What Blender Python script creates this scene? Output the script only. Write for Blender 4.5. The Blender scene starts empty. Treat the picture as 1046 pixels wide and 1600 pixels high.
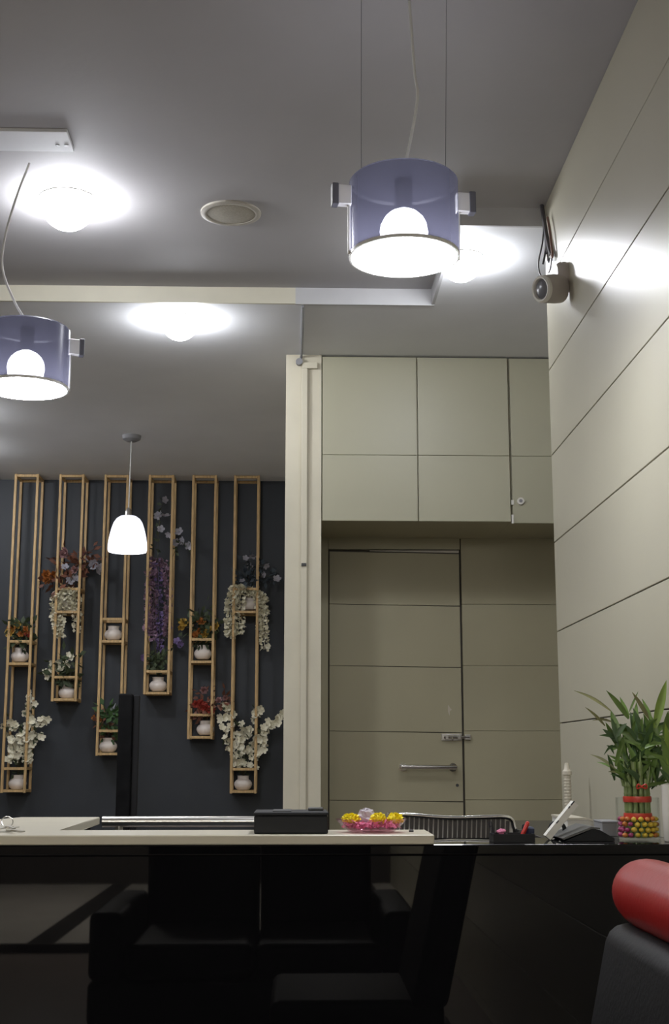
import bpy, bmesh, math, random
from mathutils import Vector, Matrix, Euler

random.seed(7)
SC = bpy.context.scene
COL = SC.collection
PI = math.pi

# ------------------------------------------------------------------ camera, world, exposure
CAM_H = 1.15
FPX = 2050.0
PITCH = math.radians(10.61)
YAW = math.radians(1.65)
cam_d = bpy.data.cameras.new('camera')
cam_d.sensor_fit = 'VERTICAL'
cam_d.sensor_height = 24.0
cam_d.lens = 24.0 * FPX / 1600.0
cam_d.clip_start = 0.02
cam = bpy.data.objects.new('camera', cam_d)
COL.objects.link(cam)
cam.location = (0, 0, CAM_H)
cam.rotation_euler = (PI / 2 + PITCH, 0, -YAW)
SC.camera = cam

wd = bpy.data.worlds.new('world')
SC.world = wd
wd.use_nodes = True
wd.node_tree.nodes['Background'].inputs[0].default_value = (0.5, 0.55, 0.65, 1)
wd.node_tree.nodes['Background'].inputs[1].default_value = 0.02

SC.view_settings.view_transform = 'Standard'
SC.view_settings.look = 'None'
SC.view_settings.gamma = 1.0
SC.view_settings.use_curve_mapping = False
SC.view_settings.exposure = 0.43
SC.cycles.use_denoising = True
SC.cycles.max_bounces = 10
SC.cycles.transparent_max_bounces = 24
SC.cycles.sample_clamp_indirect = 4.0

SPOT_E = 62.0      # radiance of the ceiling downlights
DRUM_E = 60.0      # radiance of the drum lamps' diffusers
BULB_E = 26.0
PEND_E = 150.0
FAR_E = 120.0       # added unseen panels that brighten the pale tiles
BACK_E = 16.0      # added unseen fill panels over the waiting area behind the camera

# ------------------------------------------------------------------ pixel to world
_c, _s = math.cos(PITCH), math.sin(PITCH)
_ca, _sa = math.cos(YAW), math.sin(YAW)
FWD = Vector((_sa * _c, _ca * _c, _s))
RGT = Vector((_ca, -_sa, 0))
UP = Vector((-_s * _sa, -_s * _ca, _c))
CAM = Vector((0, 0, CAM_H))


def _dir(px, py):
    return FWD + RGT * ((px - 523.0) / FPX) + UP * ((800.0 - py) / FPX)


def P(px, py, Y):
    d = _dir(px, py)
    return CAM + d * (Y / d.y)


def PZ(px, py, Z):
    d = _dir(px, py)
    return CAM + d * ((Z - CAM_H) / d.z)


def PX(px, py, X):
    d = _dir(px, py)
    return CAM + d * (X / d.x)


# ------------------------------------------------------------------ materials
def mat(name, col, rough=0.5, metal=0.0, spec=0.5, var=0.0, vscale=8.0, bump=0.0, bscale=60.0,
        stretch=(1, 1, 1), emit=None, estr=0.0, trans=0.0, coat=0.0, col2=None):
    m = bpy.data.materials.new(name)
    m.use_nodes = True
    nt = m.node_tree
    b = nt.nodes['Principled BSDF']
    b.inputs['Base Color'].default_value = (*col, 1)
    b.inputs['Roughness'].default_value = rough
    b.inputs['Metallic'].default_value = metal
    b.inputs['Specular IOR Level'].default_value = spec
    b.inputs['Coat Weight'].default_value = coat
    if trans:
        b.inputs['Transmission Weight'].default_value = trans
    if emit:
        b.inputs['Emission Color'].default_value = (*emit, 1)
        b.inputs['Emission Strength'].default_value = estr
    if var or bump:
        tc = nt.nodes.new('ShaderNodeTexCoord')
        mp = nt.nodes.new('ShaderNodeMapping')
        mp.inputs['Scale'].default_value = stretch
        nt.links.new(tc.outputs['Object'], mp.inputs[0])
    if var:
        n = nt.nodes.new('ShaderNodeTexNoise')
        n.inputs['Scale'].default_value = vscale
        n.inputs['Detail'].default_value = 5
        nt.links.new(mp.outputs[0], n.inputs['Vector'])
        r = nt.nodes.new('ShaderNodeValToRGB')
        c2 = col2 if col2 else tuple(min(1, c * (1 + var)) for c in col)
        c1 = tuple(c * (1 - var) for c in col)
        r.color_ramp.elements[0].position = 0.3
        r.color_ramp.elements[1].position = 0.7
        r.color_ramp.elements[0].color = (*c1, 1)
        r.color_ramp.elements[1].color = (*c2, 1)
        nt.links.new(n.outputs['Fac'], r.inputs[0])
        nt.links.new(r.outputs[0], b.inputs['Base Color'])
    if bump:
        n2 = nt.nodes.new('ShaderNodeTexNoise')
        n2.inputs['Scale'].default_value = bscale
        n2.inputs['Detail'].default_value = 4
        nt.links.new(mp.outputs[0], n2.inputs['Vector'])
        bp = nt.nodes.new('ShaderNodeBump')
        bp.inputs['Strength'].default_value = bump
        bp.inputs['Distance'].default_value = 0.01
        nt.links.new(n2.outputs['Fac'], bp.inputs['Height'])
        nt.links.new(bp.outputs[0], b.inputs['Normal'])
    return m


def mat_emit(name, col, strength):
    m = bpy.data.materials.new(name)
    m.use_nodes = True
    nt = m.node_tree
    nt.nodes.remove(nt.nodes['Principled BSDF'])
    e = nt.nodes.new('ShaderNodeEmission')
    e.inputs[0].default_value = (*col, 1)
    e.inputs[1].default_value = strength
    nt.links.new(e.outputs[0], nt.nodes['Material Output'].inputs[0])
    return m


def mat_glass(name, tint, gloss_rough=0.02, ior=1.45):
    m = bpy.data.materials.new(name)
    m.use_nodes = True
    nt = m.node_tree
    nt.nodes.remove(nt.nodes['Principled BSDF'])
    t = nt.nodes.new('ShaderNodeBsdfTransparent')
    t.inputs[0].default_value = (*tint, 1)
    g = nt.nodes.new('ShaderNodeBsdfGlossy')
    g.inputs['Roughness'].default_value = gloss_rough
    lw = nt.nodes.new('ShaderNodeLayerWeight')
    lw.inputs[0].default_value = 0.5
    pw = nt.nodes.new('ShaderNodeMath')
    pw.operation = 'POWER'
    pw.inputs[1].default_value = 4.0
    nt.links.new(lw.outputs['Facing'], pw.inputs[0])
    f = nt.nodes.new('ShaderNodeMath')
    f.operation = 'MULTIPLY_ADD'
    f.inputs[1].default_value = 0.45
    f.inputs[2].default_value = ((ior - 1) / (ior + 1)) ** 2
    nt.links.new(pw.outputs[0], f.inputs[0])
    mx = nt.nodes.new('ShaderNodeMixShader')
    nt.links.new(f.outputs[0], mx.inputs[0])
    nt.links.new(t.outputs[0], mx.inputs[1])
    nt.links.new(g.outputs[0], mx.inputs[2])
    nt.links.new(mx.outputs[0], nt.nodes['Material Output'].inputs[0])
    return m


def mat_translucent(name, col, tcol, mix=0.5, rough=0.3):
    m = mat(name, col, rough)
    nt = m.node_tree
    b = nt.nodes['Principled BSDF']
    t = nt.nodes.new('ShaderNodeBsdfTranslucent')
    t.inputs[0].default_value = (*tcol, 1)
    mx = nt.nodes.new('ShaderNodeMixShader')
    mx.inputs[0].default_value = mix
    nt.links.new(b.outputs[0], mx.inputs[1])
    nt.links.new(t.outputs[0], mx.inputs[2])
    nt.links.new(mx.outputs[0], nt.nodes['Material Output'].inputs[0])
    return m


COOL = (0.93, 0.95, 1.0)
M = {}
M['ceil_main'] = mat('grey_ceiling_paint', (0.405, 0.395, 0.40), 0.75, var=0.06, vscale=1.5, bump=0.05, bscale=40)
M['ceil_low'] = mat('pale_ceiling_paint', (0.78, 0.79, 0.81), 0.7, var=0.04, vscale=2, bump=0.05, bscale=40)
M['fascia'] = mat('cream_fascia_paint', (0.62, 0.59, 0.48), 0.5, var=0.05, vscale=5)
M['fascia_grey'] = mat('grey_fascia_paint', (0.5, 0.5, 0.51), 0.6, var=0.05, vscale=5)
M['laminate_wall'] = mat('beige_gloss_laminate', (0.42, 0.395, 0.305), 0.36, var=0.03, vscale=2, bump=0.02, bscale=6)
M['groove'] = mat('dark_joint', (0.10, 0.09, 0.075), 0.8, var=0.1)
M['laminate_cab'] = mat('beige_cabinet_laminate', (0.42, 0.405, 0.295), 0.42, var=0.03, vscale=2)
M['laminate_door'] = mat('olive_beige_door_laminate', (0.37, 0.34, 0.225), 0.45, var=0.05, vscale=1.5)
M['column'] = mat('cream_wall_paint', (0.60, 0.56, 0.44), 0.6, var=0.04, vscale=6, bump=0.15, bscale=14)
M['wall_plain'] = mat('off_white_wall_paint', (0.5, 0.48, 0.43), 0.7, var=0.03)
M['wall_brown'] = mat('dark_brown_wall_paint', (0.05, 0.042, 0.036), 0.7, var=0.1)
M['dark_wall'] = mat('dark_blue_grey_wall_paint', (0.027, 0.032, 0.039), 0.6, var=0.10, vscale=2, bump=0.06, bscale=30)
M['floor'] = mat('dark_brown_floor_tile', (0.19, 0.155, 0.135), 0.35, var=0.12, vscale=3)
M['floor_light'] = mat('pale_floor_tile', (0.5, 0.47, 0.42), 0.4, var=0.1, vscale=3)
M['black_gloss'] = mat('black_gloss_glass', (0.005, 0.005, 0.006), 0.02, spec=0.42, var=0.1)
M['black_top'] = mat('black_granite_ledge', (0.03, 0.029, 0.028), 0.22, var=0.3, vscale=60)
M['white_top'] = mat('cream_solid_surface', (0.60, 0.56, 0.45), 0.3, var=0.03, vscale=10)
M['steel'] = mat('brushed_steel', (0.62, 0.60, 0.56), 0.28, metal=1.0, var=0.05, vscale=30)
M['chrome'] = mat('chrome', (0.75, 0.74, 0.72), 0.12, metal=1.0, var=0.02)
M['wood'] = mat('light_pine_wood', (0.55, 0.37, 0.17), 0.55, var=0.25, vscale=12, stretch=(8, 8, 1), bump=0.1)
M['pot'] = mat('white_glazed_ceramic', (0.90, 0.82, 0.76), 0.3, var=0.03)
M['soil'] = mat('dark_stem_brown', (0.06, 0.04, 0.025), 0.8, var=0.3, vscale=20)
M['black_plastic'] = mat('black_plastic', (0.014, 0.015, 0.017), 0.4, spec=0.25, var=0.15, vscale=20)
M['black_matte'] = mat('black_matte_fabric', (0.005, 0.005, 0.0055), 0.8, spec=0.12, var=0.3, vscale=30)
M['charcoal'] = mat('charcoal_plastic', (0.02, 0.021, 0.024), 0.5, spec=0.25, var=0.15, vscale=20)
M['post_grey'] = mat('post_dark_grey', (0.016, 0.016, 0.017), 0.7, spec=0.12, var=0.1)
M['vinyl'] = mat('black_vinyl', (0.009, 0.0085, 0.009), 0.55, spec=0.14, var=0.2, vscale=20, bump=0.1, bscale=120)
M['red_vinyl'] = mat('red_vinyl', (0.50, 0.022, 0.022), 0.36, var=0.06, vscale=8, bump=0.06, bscale=120)
M['red'] = mat('red_ribbon', (0.60, 0.05, 0.03), 0.35, var=0.1, vscale=20)
M['red_pl'] = mat('red_plastic', (0.60, 0.04, 0.03), 0.35, var=0.05)
M['blue_pl'] = mat('navy_plastic', (0.02, 0.03, 0.07), 0.35, var=0.05)
M['white_pl'] = mat('white_plastic', (0.70, 0.68, 0.62), 0.4, var=0.03)
M['beige_pl'] = mat('beige_plastic', (0.50, 0.46, 0.37), 0.45, var=0.04)
M['grey_pl'] = mat('grey_plastic', (0.24, 0.24, 0.25), 0.5, var=0.05)
M['phone_grey'] = mat('phone_grey_plastic', (0.10, 0.10, 0.098), 0.4, var=0.05)
M['slot'] = mat('dark_slot', (0.05, 0.05, 0.05), 0.6, var=0.1)
M['cam_body'] = mat('camera_grey_plastic', (0.42, 0.38, 0.34), 0.45, var=0.05)
M['lens'] = mat('camera_lens_glass', (0.13, 0.13, 0.14), 0.3, var=0.1)
M['cable'] = mat('dark_grey_cable', (0.09, 0.085, 0.09), 0.5, var=0.1)
M['cable_brown'] = mat('red_brown_cable', (0.20, 0.11, 0.085), 0.5, var=0.1)
M['cable_white'] = mat('white_cord', (0.70, 0.70, 0.68), 0.5, var=0.05)
M['wire'] = mat('thin_dark_wire', (0.09, 0.09, 0.09), 0.4, metal=0.3, var=0.1)
M['grille'] = mat('cream_grille', (0.40, 0.37, 0.30), 0.7, var=0.12, vscale=160)
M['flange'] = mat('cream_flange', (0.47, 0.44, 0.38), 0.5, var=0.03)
M['drum'] = mat_translucent('smoked_blue_acrylic', (0.09, 0.09, 0.115), (0.0080, 0.0080, 0.0118), 0.6, 0.25)
_nt = M['drum'].node_tree
_tr = _nt.nodes.new('ShaderNodeBsdfTransparent')
_tr.inputs[0].default_value = (0.9, 0.9, 1.0, 1)
_mx = _nt.nodes.new('ShaderNodeMixShader')
_mx.inputs[0].default_value = 0.085
_old = _nt.nodes['Material Output'].inputs[0].links[0].from_socket
_nt.links.new(_old, _mx.inputs[1])
_nt.links.new(_tr.outputs[0], _mx.inputs[2])
_nt.links.new(_mx.outputs[0], _nt.nodes['Material Output'].inputs[0])
M['tab'] = mat('pale_bracket_metal', (0.72, 0.71, 0.69), 0.35, var=0.03)
M['tab_dark'] = mat('dark_bracket_metal', (0.12, 0.12, 0.14), 0.4, var=0.05)
M['spot'] = mat_emit('downlight_diffuser_light', COOL, SPOT_E)
M['drum_e'] = mat_emit('drum_diffuser_light', COOL, DRUM_E)
M['bulb_e'] = mat_emit('lamp_bulb_light', COOL, BULB_E)
M['back_e'] = mat_emit('fill_panel', (1, 0.96, 0.9), BACK_E)
M['far_e'] = mat_emit('far_fill_panel', (1, 0.96, 0.9), FAR_E)
M['shade'] = mat_translucent('opal_glass', (0.80, 0.80, 0.84), (0.26, 0.26, 0.30), 0.3, 0.3)
M['pend_e'] = mat_emit('pendant_bulb_light', COOL, PEND_E)
M['glass'] = mat_glass('clear_vase_glass', (0.97, 0.98, 0.975), 0.02, 1.22)
M['pink_glass'] = mat_glass('pink_tinted_glass', (0.95, 0.80, 0.86), 0.08)
M['wrap'] = mat_translucent('pale_crinkled_wrap', (0.72, 0.68, 0.74), (0.6, 0.55, 0.62), 0.3, 0.12)
M['clear_pl'] = mat_glass('clear_pen_plastic', (0.75, 0.76, 0.82), 0.1)
M['stripe_dark'] = mat('dark_brown_slat', (0.030, 0.024, 0.02), 0.5, var=0.1)
M['stripe_light'] = mat('pale_mesh_back', (0.55, 0.52, 0.47), 0.6, var=0.1, vscale=40)
M['pink'] = mat('pink_petals', (0.78, 0.25, 0.42), 0.6, var=0.25, vscale=60)
M['marigold'] = mat('yellow_marigold_petals', (0.95, 0.77, 0.02), 0.6, var=0.15, vscale=60)
M['leaf'] = mat('bamboo_leaf_green', (0.12, 0.20, 0.045), 0.4, var=0.35, vscale=12)
M['leaf_dark'] = mat('bamboo_leaf_dark_green', (0.06, 0.115, 0.04), 0.4, var=0.35, vscale=12)
M['leaf_light'] = mat('leaf_yellow_green', (0.19, 0.29, 0.04), 0.4, var=0.3, vscale=14)
M['leaf_olive'] = mat('leaf_dry_olive', (0.20, 0.20, 0.09), 0.5, var=0.25, vscale=14)
M['stalk'] = mat('bamboo_stalk_green', (0.20, 0.27, 0.09), 0.4, var=0.25, vscale=14)
M['stem'] = mat('plant_stem', (0.055, 0.05, 0.025), 0.7, var=0.2, vscale=14)
M['fol'] = mat('artificial_foliage_green', (0.05, 0.07, 0.032), 0.6, var=0.4, vscale=14)
M['fol_green'] = mat('artificial_foliage_bright_green', (0.055, 0.12, 0.04), 0.6, var=0.3, vscale=14)
M['fol_red'] = mat('artificial_foliage_russet', (0.16, 0.06, 0.035), 0.6, var=0.4, vscale=14)
M['fol_blue'] = mat('artificial_foliage_blue_grey', (0.04, 0.055, 0.07), 0.6, var=0.4, vscale=14)
M['bl_white'] = mat('cream_white_petals', (0.80, 0.76, 0.60), 0.6, var=0.12, vscale=40)
M['bl_grey'] = mat('grey_lilac_petals', (0.33, 0.32, 0.36), 0.6, var=0.2, vscale=40)
M['bl_pinkish'] = mat('dusky_pink_petals', (0.36, 0.20, 0.20), 0.6, var=0.2, vscale=40)
M['bl_purple'] = mat('purple_petals', (0.30, 0.19, 0.27), 0.6, var=0.35, vscale=40)
M['bl_violet'] = mat('violet_petals', (0.17, 0.12, 0.27), 0.6, var=0.3, vscale=40)
M['bl_orange'] = mat('orange_petals', (0.45, 0.17, 0.04), 0.6, var=0.3, vscale=40)
M['bl_yellow'] = mat('mustard_petals', (0.50, 0.32, 0.06), 0.6, var=0.25, vscale=40)
M['bl_red'] = mat('coral_red_petals', (0.45, 0.07, 0.05), 0.6, var=0.25, vscale=40)
PEB = {'yellow': mat('yellow_pebble', (0.72, 0.50, 0.05), 0.3, var=0.1),
       'magenta': mat('magenta_pebble', (0.36, 0.04, 0.14), 0.3, var=0.15),
       'orange': mat('orange_pebble', (0.62, 0.20, 0.04), 0.3, var=0.1),
       'pale': mat('pale_green_pebble', (0.55, 0.56, 0.25), 0.3, var=0.1),
       'navy': mat('navy_pebble', (0.05, 0.06, 0.12), 0.3, var=0.1)}

# ------------------------------------------------------------------ mesh builder
ORG = {}


class MB:
    def __init__(self):
        self.bm = bmesh.new()

    def box(self, x0, x1, y0, y1, z0, z1, bevel=0.0, seg=2, rot=None, piv=None):
        x0, x1 = min(x0, x1), max(x0, x1)
        y0, y1 = min(y0, y1), max(y0, y1)
        z0, z1 = min(z0, z1), max(z0, z1)
        t = bmesh.new()
        bmesh.ops.create_cube(t, size=1.0)
        for v in t.verts:
            v.co = Vector(((x0 + x1) / 2 + v.co.x * (x1 - x0), (y0 + y1) / 2 + v.co.y * (y1 - y0),
                           (z0 + z1) / 2 + v.co.z * (z1 - z0)))
        if bevel:
            bmesh.ops.bevel(t, geom=list(t.edges), offset=bevel, segments=seg, profile=0.5, affect='EDGES')
        if rot:
            c = Vector(piv) if piv else Vector(((x0 + x1) / 2, (y0 + y1) / 2, (z0 + z1) / 2))
            R = Euler(rot).to_matrix()
            for v in t.verts:
                v.co = c + R @ (v.co - c)
        self._add(t)
        return self

    def _add(self, t):
        mp = {v: self.bm.verts.new(v.co) for v in t.verts}
        for f in t.faces:
            try:
                self.bm.faces.new([mp[v] for v in f.verts])
            except ValueError:
                pass
        t.free()

    def mesh(self, vs, fs):
        b = [self.bm.verts.new(v) for v in vs]
        for f in fs:
            try:
                self.bm.faces.new([b[i] for i in f])
            except ValueError:
                pass
        return self

    def tube(self, pts, r, seg=8, caps=True):
        pts = [Vector(p) for p in pts]
        n = len(pts)
        rs = r if isinstance(r, (list, tuple)) else [r] * n
        rings = []
        up = None
        for i, p in enumerate(pts):
            d = (pts[min(i + 1, n - 1)] - pts[max(i - 1, 0)])
            d = d.normalized() if d.length > 1e-9 else Vector((0, 0, 1))
            if up is None:
                up = d.orthogonal().normalized()
            else:
                up = (up - d * up.dot(d))
                up = up.normalized() if up.length > 1e-6 else d.orthogonal().normalized()
            sd = d.cross(up)
            rings.append([self.bm.verts.new(p + (up * math.cos(a) + sd * math.sin(a)) * rs[i])
                          for a in [2 * PI * k / seg for k in range(seg)]])
        for i in range(n - 1):
            for k in range(seg):
                self.bm.faces.new((rings[i][k], rings[i][(k + 1) % seg], rings[i + 1][(k + 1) % seg], rings[i + 1][k]))
        if caps:
            self.bm.faces.new(rings[0][::-1])
            self.bm.faces.new(rings[-1])
        return self

    def lathe(self, prof, c=(0, 0, 0), seg=24, R=None, sx=1.0, sy=1.0, wave=None):
        c = Vector(c)
        rings = []
        for (r, z) in prof:
            if r < 1e-6:
                p = Vector((0, 0, z))
                rings.append([self.bm.verts.new(c + (R @ p if R else p))])
            else:
                ring = []
                for k in range(seg):
                    a = 2 * PI * k / seg
                    rr = r * (wave(a, z) if wave else 1)
                    p = Vector((rr * math.cos(a) * sx, rr * math.sin(a) * sy, z))
                    ring.append(self.bm.verts.new(c + (R @ p if R else p)))
                rings.append(ring)
        for a, b in zip(rings[:-1], rings[1:]):
            for k in range(seg):
                k2 = (k + 1) % seg
                if len(a) == 1 and len(b) == 1:
                    continue
                if len(a) == 1:
                    self.bm.faces.new((a[0], b[k2], b[k]))
                elif len(b) == 1:
                    self.bm.faces.new((a[k], a[k2], b[0]))
                else:
                    self.bm.faces.new((a[k], a[k2], b[k2], b[k]))
        return self

    def ell(self, c, rx, ry, rz, seg=16, rings=8):
        t = bmesh.new()
        bmesh.ops.create_uvsphere(t, u_segments=seg, v_segments=rings, radius=1)
        for v in t.verts:
            v.co = Vector(c) + Vector((v.co.x * rx, v.co.y * ry, v.co.z * rz))
        self._add(t)
        return self

    def prism(self, poly, y0, y1):
        """poly: (x, z) points, extruded along Y"""
        n = len(poly)
        vs = [(x, y0, z) for x, z in poly] + [(x, y1, z) for x, z in poly]
        fs = [tuple(range(n)), tuple(range(2 * n - 1, n - 1, -1))]
        fs += [(i, i + n, (i + 1) % n + n, (i + 1) % n) for i in range(n)]
        return self.mesh(vs, fs)

    def slab(self, poly, z0, z1):
        n = len(poly)
        vs = [(x, y, z0) for x, y in poly] + [(x, y, z1) for x, y in poly]
        fs = [tuple(range(n - 1, -1, -1)), tuple(range(n, 2 * n))]
        fs += [(i, (i + 1) % n, (i + 1) % n + n, i + n) for i in range(n)]
        return self.mesh(vs, fs)

    def build(self, name, material, parent=None, origin=None, smooth=False, kind=None, label=None):
        if parent is not None:
            org = ORG[parent.name]
        else:
            org = Vector(origin) if origin is not None else Vector((0, 0, 0))
        bmesh.ops.recalc_face_normals(self.bm, faces=list(self.bm.faces))
        me = bpy.data.meshes.new(name)
        for v in self.bm.verts:
            v.co -= org
        self.bm.to_mesh(me)
        self.bm.free()
        if smooth:
            for p in me.polygons:
                p.use_smooth = True
            if smooth != 'all':
                me.set_sharp_from_angle(angle=math.radians(38))
        me.materials.append(material)
        o = bpy.data.objects.new(name, me)
        COL.objects.link(o)
        if parent is not None:
            o.parent = parent
        else:
            o.location = org
        ORG[o.name] = org
        if kind:
            o['kind'] = kind
        if label:
            o['label'] = label
        return o


def thing(name, label, cat, loc, group=None):
    o = bpy.data.objects.new(name, None)
    COL.objects.link(o)
    o.empty_display_size = 0.05
    o.location = loc
    ORG[o.name] = Vector(loc)
    return tag(o, label, cat, group)


def tag(o, label, cat, group=None):
    o['label'] = label
    o['category'] = cat
    if group:
        o['group'] = group
    return o


def inst(name, me, parent, loc, rot=(0, 0, 0), scale=1.0):
    """a piece that shares mesh data; loc is in world space"""
    o = bpy.data.objects.new(name, me)
    COL.objects.link(o)
    o.parent = parent
    o.location = Vector(loc) - ORG[parent.name]
    o.rotation_euler = rot
    o.scale = (scale,) * 3 if not isinstance(scale, (tuple, list)) else scale
    return o


def copy_tree(o, parent=None):
    c = o.copy()
    COL.objects.link(c)
    if parent is not None:
        c.parent = parent
    ORG[c.name] = ORG[o.name]
    for ch in list(o.children):
        copy_tree(ch, c)
    return c


def smooth_path(pts, n=6):
    """Catmull-Rom through the points"""
    pts = [Vector(p) for p in pts]
    q = [pts[0] * 2 - pts[1]] + pts + [pts[-1] * 2 - pts[-2]]
    out = []
    for i in range(1, len(q) - 2):
        for k in range(n):
            t = k / n
            a, b, c, d = q[i - 1], q[i], q[i + 1], q[i + 2]
            out.append(0.5 * ((2 * b) + (c - a) * t + (2 * a - 5 * b + 4 * c - d) * t * t + (3 * b - a - 3 * c + d) * t ** 3))
    out.append(pts[-1])
    return out


def S(name, mb, m, parent=None, smooth=False):
    o = mb.build(name, m, parent, smooth=smooth)
    if parent is None:
        o['kind'] = 'structure'
    return o


# ------------------------------------------------------------------ room shell
Z_MAIN, Z_LOW = 3.07, 3.003
Y_F, Y_F2 = 5.19, 4.36
Y_COL, Y_DOOR, Y_FAR = 5.90, 6.40, 8.76
X_WALL = 0.87
X_L, X_R, Y_NEAR = -3.3, 1.55, -6.6
XS = P(712, 347, Y_F2).x
cxl, cxr = P(445, 900, Y_COL).x, P(502, 900, Y_COL).x
ESP = 0.004

S('floor', MB().box(X_L, X_R, -2.45, Y_FAR + .1, -0.1, 0.0), M['floor'])
S('floor', MB().box(X_L, X_R, Y_NEAR, -2.5, -0.1, 0.02), M['floor_light'])
S('trim_1', MB().box(X_L, X_R, -2.5, -2.45, -0.1, 0.05), M['black_top'])
S('trim_2', MB().box(-1.66, -1.49, Y_NEAR, -2.5, 0.0, 0.022), M['black_top'])
S('trim_3', MB().box(.35, .7, Y_NEAR, -2.5, 0.0, 0.022), M['black_top'])
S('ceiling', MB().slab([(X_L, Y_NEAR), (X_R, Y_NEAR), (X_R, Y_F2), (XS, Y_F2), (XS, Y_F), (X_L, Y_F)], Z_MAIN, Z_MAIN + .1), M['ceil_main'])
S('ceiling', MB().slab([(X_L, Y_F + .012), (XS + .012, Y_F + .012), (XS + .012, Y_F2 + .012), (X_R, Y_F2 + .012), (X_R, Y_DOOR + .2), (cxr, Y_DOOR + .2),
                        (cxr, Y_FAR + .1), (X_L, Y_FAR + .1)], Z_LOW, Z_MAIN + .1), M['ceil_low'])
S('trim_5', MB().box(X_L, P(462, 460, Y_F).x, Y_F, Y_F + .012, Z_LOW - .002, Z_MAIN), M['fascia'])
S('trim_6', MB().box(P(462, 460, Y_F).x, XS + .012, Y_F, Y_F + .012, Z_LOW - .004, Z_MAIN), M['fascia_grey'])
S('trim_7', MB().box(XS, X_R, Y_F2, Y_F2 + .012, Z_LOW - .002, Z_MAIN), M['fascia_grey'])
S('trim_8', MB().box(XS, XS + .012, Y_F2 + .012, Y_F, Z_LOW - .002, Z_MAIN), M['fascia_grey'])
S('wall_far', MB().box(X_L, cxr, Y_FAR, Y_FAR + .1, 0, Z_LOW), M['dark_wall'])
S('wall_left', MB().box(X_L - .1, X_L, Y_NEAR, Y_FAR + .1, 0, Z_MAIN + .1), M['wall_plain'])
S('wall_near', MB().box(X_L, X_R, Y_NEAR - .1, Y_NEAR, 0, Z_MAIN), M['wall_brown'])
S('wall_middle', MB().box(cxl, cxr, Y_COL, Y_FAR, 0, Z_LOW), M['column'])

# right wall: laminate panels on a dark backing, joints every 302 mm
wr = S('wall_right', MB().box(X_WALL + .006, X_R, Y_NEAR, Y_F2 - .002, 0, Z_MAIN), M['groove'])
S('wall_recess', MB().box(X_R, X_R + .1, Y_F2 - .1, Y_DOOR + .2, 0, Z_MAIN + .1), M['wall_plain'])
zz = [0.0] + [CAM_H + .112 + .302 * k for k in range(-4, 6)] + [Z_MAIN]
zz = [z for z in zz if z >= 0]
for a, b in zip(sorted(zz)[:-1], sorted(zz)[1:]):
    if b - a > .03:
        MB().box(X_WALL, X_WALL + .0065, Y_NEAR + .01, Y_F2, a + .0017, b - .0017, .0012, 1).build('panel', M['laminate_wall'], wr)

# door wall
wf = S('wall_front', MB().box(cxr, X_R, Y_DOOR + .03, Y_DOOR + .2, 0, Z_LOW), M['groove'])
dL, dR = P(514.5, 1000, Y_DOOR).x, P(721, 1000, Y_DOOR).x
zdt = P(610, 861, Y_DOOR).z
MB().box(cxr + .001, dL - .004, Y_DOOR - .004, Y_DOOR + .03, 0, zdt + .30, .002, 1).build('door_jamb', M['laminate_door'], wf)
MB().box(dL - .003, dR + .002, Y_DOOR - .004, Y_DOOR + .03, zdt + .008, zdt + .30, .002, 1).build('door_head', M['laminate_door'], wf)
gz = [P(610, y, Y_DOOR).z for y in (1250, 1142, 1040, 944)]
zs = [0.0, gz[0] - .62, gz[0] - .31] + gz + [zdt + .30]
for i, (a, b) in enumerate(zip(zs[:-1], zs[1:])):
    MB().box(dR + .006, X_R - .002, Y_DOOR - .006, Y_DOOR + .03, a + .0006, b - .0006, .0012, 1).build('panel', M['laminate_door'], wf)

# door leaf
d1 = thing('door_1', '', '', (dL, Y_DOOR, 0))
del d1['label'], d1['category']
d1['kind'] = 'structure'
MB().box(dL + .002, dR - .002, Y_DOOR + .008, Y_DOOR + .028, .008, zdt - .006).build('door_core', M['groove'], d1)
for i, (a, b) in enumerate(zip(zs[:-2] + [gz[3]], zs[1:-1] + [zdt])):
    if b - a < .01:
        continue
    top = b - .0012 if b < zdt else b - .004
    mb = MB()
    # the leaf has sagged a touch towards its free edge
    sag = .010
    bm_poly = [(dL + .002, a + .0012), (dR - .004, a + .0012 - sag * .8), (dR - .004, top - sag), (dL + .002, top)]
    mb.prism(bm_poly, Y_DOOR, Y_DOOR + .008)
    mb.build('door_panel', M['laminate_door'], d1)
p0 = P(578, 862, Y_DOOR)  # pale strip stands in for light showing through the door-top gap
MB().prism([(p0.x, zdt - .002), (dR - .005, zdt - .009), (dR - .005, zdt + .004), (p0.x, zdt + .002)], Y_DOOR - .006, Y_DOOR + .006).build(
    'gap_light_strip', M['flange'], d1, label='pale strip standing for light through the gap above the door')
# handle bar
hl, hr = P(630, 1198, Y_DOOR), P(708, 1199, Y_DOOR)
hd = MB().tube([hl + Vector((-.012, -.05, 0)), hr + Vector((.012, -.05, 0))], .0105, 12)
hd = hd.build('handle', M['chrome'], d1, smooth=True, label='horizontal chrome bar handle')
for q in (hl, hr):
    MB().tube([(q.x, Y_DOOR - .05, q.z), (q.x, Y_DOOR - .006, q.z), (q.x, Y_DOOR, q.z)], [.011, .011, .011], 12).build('handle_post', M['chrome'], hd, smooth=True)
    MB().tube([(q.x, Y_DOOR - .006, q.z), (q.x, Y_DOOR, q.z)], .02, 14).build('handle_rose', M['chrome'], hd, smooth=True)
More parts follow.
